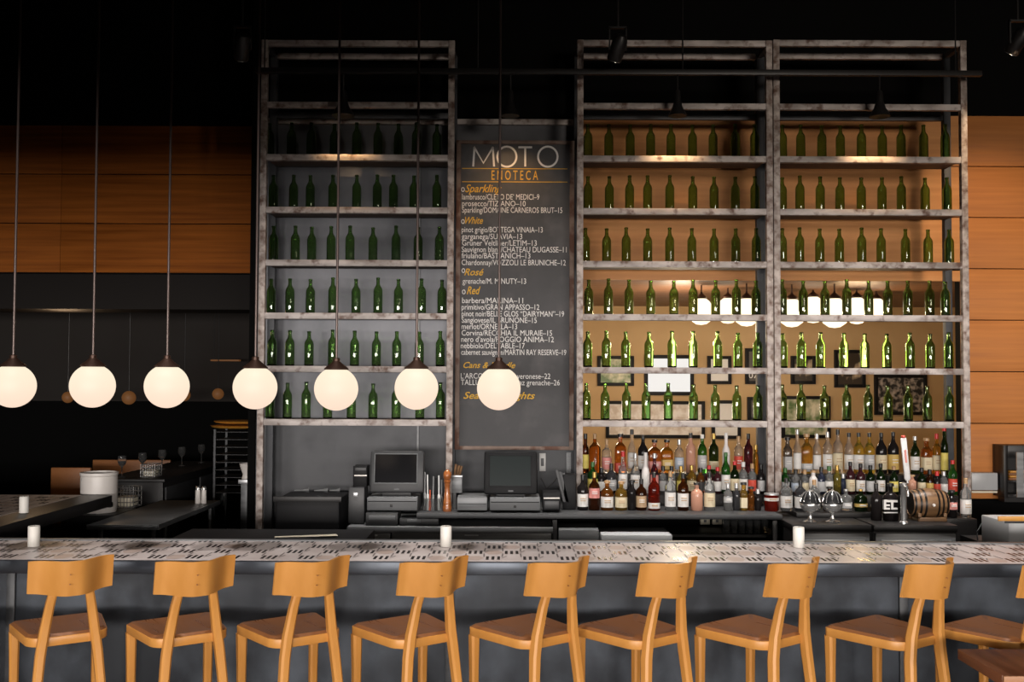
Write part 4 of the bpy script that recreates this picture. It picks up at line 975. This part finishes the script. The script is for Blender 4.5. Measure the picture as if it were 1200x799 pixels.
# growler lettering: big white block mark
# wall box, cabinet with menus, dark sink things at the far right
slabbox('wall_box', 'pale grey enamel box mounted on the orange boards beside the rack', 'wall box', 1139, 554, 1169.5, 574.5, YW-.12, .11, M['light_box'], [('lower_lip', (1139, 575.5, 1169, 577.5), M['cream'])], .008)
a = at(1177, 583, 8.64); b = at(1250, 522, 8.64)
kb = thing('menu_cubby', 'open black cubby with folded tan menus against the orange boards', 'cubby shelf', ((a.x+b.x)/2, 8.74, a.z))
m = MB(); m.box(a.x, b.x, 8.80, 8.84, a.z, b.z).box(a.x, a.x+.035, 8.64, 8.80, a.z, b.z, .003).box(b.x-.03, b.x, 8.64, 8.80, a.z, b.z, .003).box(a.x+.035, b.x-.03, 8.64, 8.80, a.z, a.z+.03, .003).box(a.x+.035, b.x-.03, 8.64, 8.80, b.z-.10, b.z, .003)
m.build('cubby_case', M['black_metal'], kb)
zm = at(1190, 563, 8.64).z
MB().box(a.x+.035, b.x-.03, 8.66, 8.80, zm-.02, zm, .002).build('shelf', M['black_metal'], kb)
MB().box(a.x+.095, a.x+.0355, 8.49, 8.5, a.z+.02, b.z-.05).build('door_edge', M['stainless'], kb)
legz = MB().box(a.x+.02, b.x-.02, 8.68, 8.79, .95, a.z).build('plinth', M['black_metal'], kb)
zs_ = zm
for j in range(4):
    tz_ = zs_+.001+j*.021
    tag(MB().box(a.x+.06+.01*(j % 2), b.x-.06, 8.67+.004*(j % 3), 8.79, tz_, tz_+.018, .003).build('folded_menu', M['orange_wood'] if j % 2 else M['booth_wood']), 'tan folded menu stacked in the black cubby, %s from the bottom' % ORD[j], 'menu', 'menus in the black cubby')
slabbox('white_card', 'small white card standing in the bottom of the black cubby', 'card', 1197, 566, 1206, 577.5, 8.69, .02, M['white_plastic'])
wc = bpy.data.objects['white_card']
slabbox('grey_cooler', 'grey cooler box with a wooden lid behind the bar’s near end', 'cooler', 1182, 612, 1250, 645, 6.9, .4, M['light_box'], [('wooden_lid', (1170, 605.5, 1252, 610.5), M['orange_wood']), ('rim', (1178, 610.5, 1252, 613), M['black_metal'])], .01)
gc = bpy.data.objects['grey_cooler']
MB().box(gc.location.x-.3, gc.location.x+.24, 6.95, 7.25, 0, gc.location.z).build('stand', M['black_metal'], gc)
# hose/rack of dark glassware beside it
Yh = 7.42
dr = thing('dish_rack', 'curved dark wire rack of glassware beside the grey cooler', 'dish rack', at(1160, 640, Yh))
for j in range(4):
    ptsw = [at(1146+j*9+q, y, Yh+.05*j) for q, y in ((0, 636), (-1, 624), (4, 614), (12, 608), (22, 607))]
    MB().tube(ptsw, .006, 8).build('wire_hoop', M['dull_steel'], dr)
a = at(1143, 640, Yh); b = at(1181, 633, Yh); MB().box(a.x, b.x, Yh-.03, Yh+.25, .5, b.z).build('rack_tray', M['black_metal'], dr)
MB().box(a.x+.02, b.x-.02, Yh, Yh+.2, 0, .5).build('rack_base', M['black_metal'], dr)

# ------------------------------------------------------------------ candles
can0 = None
for (px, yb, l) in ((39.5, 640.5, 'white candle on the tiled bar near its far end, below two lamps'), (522.5, 640.5, 'white candle on the tiled bar in front of the cabinet drawers'), (936, 641.5, 'white candle on the tiled bar in front of the undercounter fridge'), (28, 601, 'white candle on the dim tiled return of the bar')):
    p = atz(px, yb, CZ)
    t = thing('pillar_candle', l, 'candle', (p.x, p.y, CZ+.002), 'white candles on the bar')
    o = Vector((p.x, p.y, CZ+.002))
    MB().lathe([(.030, 0), (.031, .003), (.031, .108), (.028, .112), (.024, .109), (.0001, .105)], o, 24).build('wax', M['candle'], t)
    MB().tube([o+Vector((0, 0, .104)), o+Vector((.001, 0, .116))], .0012, 6).build('wick', M['black_paint'], t)

# ------------------------------------------------------------------ dining room behind the hatch
def school_lamp(px, cy, rpx, Y, label, ceil=3.05):
    c = at(px, cy+5, Y); r = rpx*.92*Y/F
    t = thing('schoolhouse_lamp', label, 'pendant lamp', c, 'pendant lamps in the back dining room')
    MB().lathe([(.0001, -r*.93), (r*.4, -r*.86), (r*.8, -r*.57), (r, 0), (r*.92, r*.52), (r*.6, r*.98), (r*.38, r*1.15), (r*.36, r*1.25)], c, 28).build('glass_shade', M['opal_room'], t)
    MB().lathe([(r*.42, r*1.15), (r*.46, r*1.27), (r*.2, r*1.5), (.012, r*1.6), (.012, r*1.7), (.0001, r*1.7)], c, 20).build('cap', M['bronze'], t)
    MB().tube([c+Vector((0, 0, r*1.65)), (c.x, Y, max(ceil, c.z+r*1.7))], .008).build('rod', M['bronze'], t)
for (px, cy, r, Y, l) in ((822, 362, 16, 10.6, 'first glowing back-room lamp from the chalkboard'), (853, 361, 15.5, 10.9, 'second glowing back-room lamp from the chalkboard'), (875, 363, 17, 10.4, 'glowing back-room lamp next to the double rack posts'),
                          (928, 364, 17, 10.5, 'glowing back-room lamp right after the double rack posts'), (953, 360, 16, 11.1, 'second glowing back-room lamp after the double posts'), (978, 364, 18, 10.4, 'middle glowing back-room lamp seen through the outer rack'), (1004, 361, 16, 11.0, 'glowing back-room lamp second from the dark end of the row'), (1027, 360, 14, 11.2, 'glowing back-room lamp furthest from the chalkboard')):
    school_lamp(px, cy, r, Y, l)
PIC = {'landscape': noise_mat('picture_landscape', (.10, .18, .05), (.75, .72, .55), nscale=6, lo=.4, hi=.6), 'bright': emissive('glowing_white_pane', (1.0, .97, .93), .85), 'mat': noise_mat('picture_white_mat', (.70, .69, .66), (.80, .79, .77), nscale=3),  # the bright pane glows by its own emission
       'dark': noise_mat('picture_dark', (.03, .025, .02), (.10, .085, .07), nscale=5), 'crowd': noise_mat('picture_crowd', (.02, .02, .02), (.45, .40, .36), nscale=14, lo=.45, hi=.62), 'strip': noise_mat('picture_strip', (.55, .46, .38), (.80, .76, .72), nscale=8, lo=.4, hi=.6), 'portrait': noise_mat('picture_portrait', (.04, .03, .02), (.65, .52, .36), nscale=4, lo=.5, hi=.6)}
def picture(x0, y0, x1, y1, pic, label, fr=.045):
    Y = YD-.03; a = at(x0, y1, Y); b = at(x1, y0, Y)
    t = thing('framed_picture', label, 'picture', ((a.x+b.x)/2, Y, a.z), 'pictures on the back dining room wall')
    m = MB().box(a.x, a.x+fr, Y-.02, YD-.001, a.z, b.z, .003).box(b.x-fr, b.x, Y-.02, YD-.001, a.z, b.z, .003).box(a.x+fr, b.x-fr, Y-.02, YD-.001, b.z-fr, b.z, .003).box(a.x+fr, b.x-fr, Y-.02, YD-.001, a.z, a.z+fr, .003)
    m.build('frame', M['black_plastic'], t)
    MB().box(a.x+fr, b.x-fr, Y, YD-.001, a.z+fr, b.z-fr).build('print', PIC[pic], t)
    return t
picture(700, 417, 743, 452, 'landscape', 'black framed green landscape picture in the back room')
picture(755, 416, 813, 463, 'bright', 'largest bright white glowing frame in the back room', .05)
picture(829, 417, 857, 450, 'mat', 'small black framed picture with a white mount in the back room')
t07 = picture(873.5, 408, 894, 450, 'dark', 'dark framed picture with pale digits beside the double rack posts')
text_mesh('picture_digits', '07', 877.5, 888, 443, 6.5, M['chalk'], t07, Y=YD-.035)
picture(710, 470, 826, 513, 'strip', 'long framed strip of pale photographs low in the back room')
picture(834, 469, 868, 514, 'mat', 'framed pale picture behind the lowest shelf near the double posts')
picture(876, 465, 893, 492, 'dark', 'small dark framed picture low beside the double rack posts')
picture(927, 417, 955.5, 450, 'portrait', 'small black framed picture beyond the double posts in the outer rack')
picture(978, 410, 1014, 454, 'portrait', 'black framed picture with a cream figure seen through the outer rack')
picture(1025, 439, 1086, 486, 'crowd', 'large black framed crowd photograph seen through the outer rack')
picture(916, 464, 973, 513, 'landscape', 'wide dark framed landscape low behind the outer rack')

# ------------------------------------------------------------------ dim kitchen side, left of the racks
tz0 = .90
pt = thing('prep_table', 'dark steel prep table with tubular legs behind the bar', 'work table', (-2.95, 8.2, 0))
MB().box(-3.19, -2.66, 7.42, 8.98, tz0-.035, tz0, .004).build('table_top', M['dull_steel'], pt)
for sx in (-3.12, -2.72):
    for sy in (7.5, 8.9): MB().tube([(sx, sy, 0), (sx, sy, tz0-.035)], .018, 10).build('leg', M['dull_steel'], pt)
MB().box(-3.192, -2.658, 7.412, 7.42, tz0-.036, tz0+.001).box(-2.66, -2.652, 7.412, 8.98, tz0-.036, tz0+.001).build('edge_strip', M['stainless'], pt)
MB().box(-3.15, -2.7, 7.46, 8.94, .26, .28).build('lower_shelf', M['dull_steel'], pt)
sb = thing('sideboard', 'long dark sideboard carrying wine glasses in the dim side room', 'sideboard', (-3.5, 10.0, 0))
MB().box(-3.8, -3.22, 9.1, 11.2, 0, 1.05, .005).build('body', M['black_metal'], sb)
MB().box(-3.82, -3.2, 9.08, 11.22, 1.05, 1.08, .005).build('top', M['black_metal'], sb)
for yy in (9.15, 10.15):
    d = MB().box(-3.22, -3.205, yy, yy+.95, .1, 1.0, .003).build('door', M['dark_plastic'], sb)
    MB().box(-3.205, -3.19, yy+.8, yy+.82, .6, .75, .002).build('handle', M['stainless'], d)
wg0 = None
GLS = [(143, 9.25), (167, 9.65), (190, 10.1), (213, 10.55), (236, 11.0)]
for i, (px, Y) in enumerate(GLS):
    x = at(px, 540, Y).x; x = min(max(x, -3.78), -3.26)
    if wg0 is None:
        wg0 = thing('wine_glass', '', 'wine glass', (0, 0, 0))
        MB().lathe([(.0001, .0), (.036, .0), (.034, .004), (.005, .01), (.004, .085), (.012, .10), (.034, .125), (.041, .155), (.036, .20), (.033, .20), (.038, .155), (.031, .128), (.0001, .105)], seg=20).build('bowl', M['clear'], wg0)
        o = wg0; o.location = (x, Y, 1.081)
        o['label'] = 'wine glass nearest the white tub on the dark sideboard'; o['group'] = 'wine glasses on the sideboard'
    else:
        dup(wg0, (x, Y, 1.081), 0, 'wine glass on the dark sideboard, %s from the white tub' % ORD[i], 'wine glasses on the sideboard')
# white tub
p = at(116, 597, 8.0); k = 8.0/F
tub = thing('ceramic_tub', 'large white ceramic tub with a rim standing on the prep table', 'tub', (-3.34, 8.2, 0))
p = at(116, 575, 8.15); zt3 = at(116, 553, 8.15).z; r = 20.5*8.15/F
tub.location = (p.x, 8.15, 0); WORLD[tub.name] = Vector((p.x, 8.15, 0))
MB().lathe([(.0001, tz0+.002), (r*.93, tz0+.002), (r*.97, tz0+.03), (r, zt3-.05), (r*.98, zt3-.03), (r*1.03, zt3-.022), (r*1.03, zt3), (r*.93, zt3), (r*.9, zt3-.03), (.0001, zt3-.05)], (p.x, 8.15, 0), 36).build('tub_body', M['white_ceramic'], tub)
MB().box(p.x+r*.55, p.x+r*.98, 8.15-r*.75, 8.15-r*.4, tz0+.05, tz0+.09, .003).build('tub_label', M['black_plastic'], tub)
std = MB().box(p.x-.22, -3.2, 7.95, 8.4, 0, tz0); tag(std.build('tub_stand', M['black_metal']), 'black stand under the white ceramic tub', 'stand')
def basket(px, py0, py1, wpx, Y, z0, label):
    p = at(px, py1, Y); w_ = wpx*Y/F; h = (py1-py0)*Y/F
    t = thing('wire_basket', label, 'wire basket', (p.x, Y, z0), 'wire baskets in the side room'); m = MB()
    for j in range(5):
        zz = z0+.004+h*j/4
        c4 = [(p.x-w_/2, Y-.09, zz), (p.x+w_/2, Y-.09, zz), (p.x+w_/2, Y+.09, zz), (p.x-w_/2, Y+.09, zz)]
        for q in range(4): m.tube([c4[q], c4[(q+1) % 4]], .004, 6)
    for j in range(7):
        x = p.x-w_/2+w_*j/6
        m.tube([(x, Y-.09, z0), (x, Y-.09, z0+h)], .003, 6); m.tube([(x, Y+.09, z0), (x, Y+.09, z0+h)], .003, 6); m.tube([(x, Y-.09, z0+.004), (x, Y+.09, z0+.004)], .003, 6)
    m.build('wire_frame', M['chrome'], t)
    MB().box(p.x-w_*.4, p.x+w_*.4, Y-.075, Y+.075, z0+.006, z0+h*.55, .02).build('folded_napkins', M['cream'], t)
basket(150, 566, 589, 22, 8.5, tz0, 'wire basket of pale napkins beside the white tub'); basket(177, 548, 562, 16, 9.35, 1.08, 'wire basket on the dark sideboard among the wine glasses')
for j, px in enumerate((232, 239)):
    Y = 8.75; p = at(px, 577, Y); o = Vector((min(p.x, -2.70), Y, tz0))
    t = thing('salt_shaker', 'white shaker on the prep table, %s' % ('nearer the sideboard', 'nearer the tray rack')[j], 'shaker', o, 'white shakers on the prep table')
    MB().lathe([(.022, 0), (.024, .01), (.021, .12), (.0001, .12)], o, 16).build('shaker_body', M['white_ceramic'], t)
    MB().lathe([(.022, .12), (.022, .14), (.012, .152), (.0001, .153)], o, 16).build('cap', M['chrome'], t)
# tray rack with orange boards on top
Yr_ = 9.75
xa, xb = at(250, 540, Yr_).x, -2.34
tr_ = thing('tray_rack', 'tall narrow steel tray rack in the dim side room', 'tray rack', ((xa+xb)/2, Yr_+.2, 0))
ztr = at(270, 503, Yr_).z
for x in (xa, xb-.02):
    for y in (Yr_, Yr_+.4): MB().box(x, x+.02, y, y+.02, 0, ztr).build('post', M['counter_steel'], tr_)
for j in range(9):
    zz = ztr-.03-j*.075
    MB().box(xa+.02, xb-.02, Yr_+.01, Yr_+.4, zz, zz+.005).build('shelf', M['black_metal'], tr_)
for j, (dx, zz) in enumerate(((0, .003), (.03, .05))):
    tag(MB().lathe([(.0001, 0), (.19, 0), (.27, .012), (.29, .028), (.27, .03), (.0001, .034)], ((xa+xb)/2-.10+(0, .03)[j], Yr_+.2, ztr+zz), 28).build('wooden_platter', M['orange_wood']), ('orange wooden platter lying directly on the tray rack', 'topmost orange wooden platter on the tray rack')[j], 'platter', 'orange platters on the tray rack')
slabbox('pedestal_bin', 'grey upright bin beside the first rack post', 'bin', 281, 566, 297, 650, 8.9, .2, M['dull_steel'], [('lid', (279, 562, 299, 567), M['stainless'])])
pbn = bpy.data.objects['pedestal_bin']
MB().box(pbn.location.x-.05, pbn.location.x+.05, 8.92, 9.08, 0, pbn.location.z+.01).build('foot', M['black_metal'], pbn)
mx_ = at(289, 562, 9.0)
t = thing('stone_mortar', 'pale mortar standing on the grey upright bin', 'mortar', (mx_.x, 9.0, mx_.z))
MB().lathe([(.04, 0), (.045, .01), (.035, .05), (.06, .12), (.066, .15), (.058, .15), (.03, .09), (.0001, .08)], (mx_.x, 9.0, mx_.z), 20).build('mortar_body', M['white_ceramic'], t)
# booths with tables at the back of the side room
for (x0, y0, x1, y1, Y, l) in ((59, 548, 106, 572, 10.6, 'brown wooden booth back behind the white tub'), (108, 539, 200, 560, 11.6, 'longer brown wooden booth back further into the side room')):
    a = at(x0, y1, Y); b = at(x1, y0, Y)
    t = thing('booth_seat', l, 'booth seat', ((a.x+b.x)/2, Y, 0), 'booths in the side room')
    MB().box(a.x, b.x, Y, Y+.05, .45, b.z, .01).build('backrest', M['booth_wood'], t)
    MB().box(a.x, b.x, Y+.05, Y+.5, .40, .46, .01).build('seat', M['booth_wood'], t)
    MB().box(a.x+.03, b.x-.03, Y+.02, Y+.46, 0, .40).build('base', M['black_metal'], t)
# far dim globes reflected light of the room
for (px, py, r, Y, l) in ((79.5, 465.5, 6.6, 11.4, 'dim orange globe lamp behind the second bright globe'), (151, 466, 8.0, 11.4, 'dim orange globe lamp between the second and third bright globes'), (216, 463, 7, 11.6, 'dim orange globe lamp peeking from behind the third bright globe'), (255.5, 461.5, 6.6, 11.8, 'dim orange globe lamp between the third and fourth bright globes')):
    c = at(px, py, Y); rr = r*Y/F
    t = thing('globe_pendant', l, 'pendant lamp', c, 'dim globe lamps in the side room')
    MB().lathe([(max(rr*math.cos(-PI/2+PI*i/14), .0001), rr*math.sin(-PI/2+PI*i/14)) for i in range(15)], c, 24).build('globe', M['opal_dim'], t)
    MB().tube([c+Vector((0, 0, rr*.95)), (c.x, Y, 2.95)], .006).build('rod', M['black_metal'], t)
a = at(248, 422, 12.5); b = at(281, 421, 12.5)
tag(MB().box(a.x, b.x, 12.45, 12.55, a.z-.012, a.z+.008, .002).build('heat_lamp', M['opal_dim']), 'thin dim orange heat lamp bar high in the side room', 'heat lamp')
MB().tube([(a.x+.03, 12.5, a.z), (a.x+.03, 12.5, 2.95)], .005).build('hanger', M['black_metal'], bpy.data.objects['heat_lamp'])
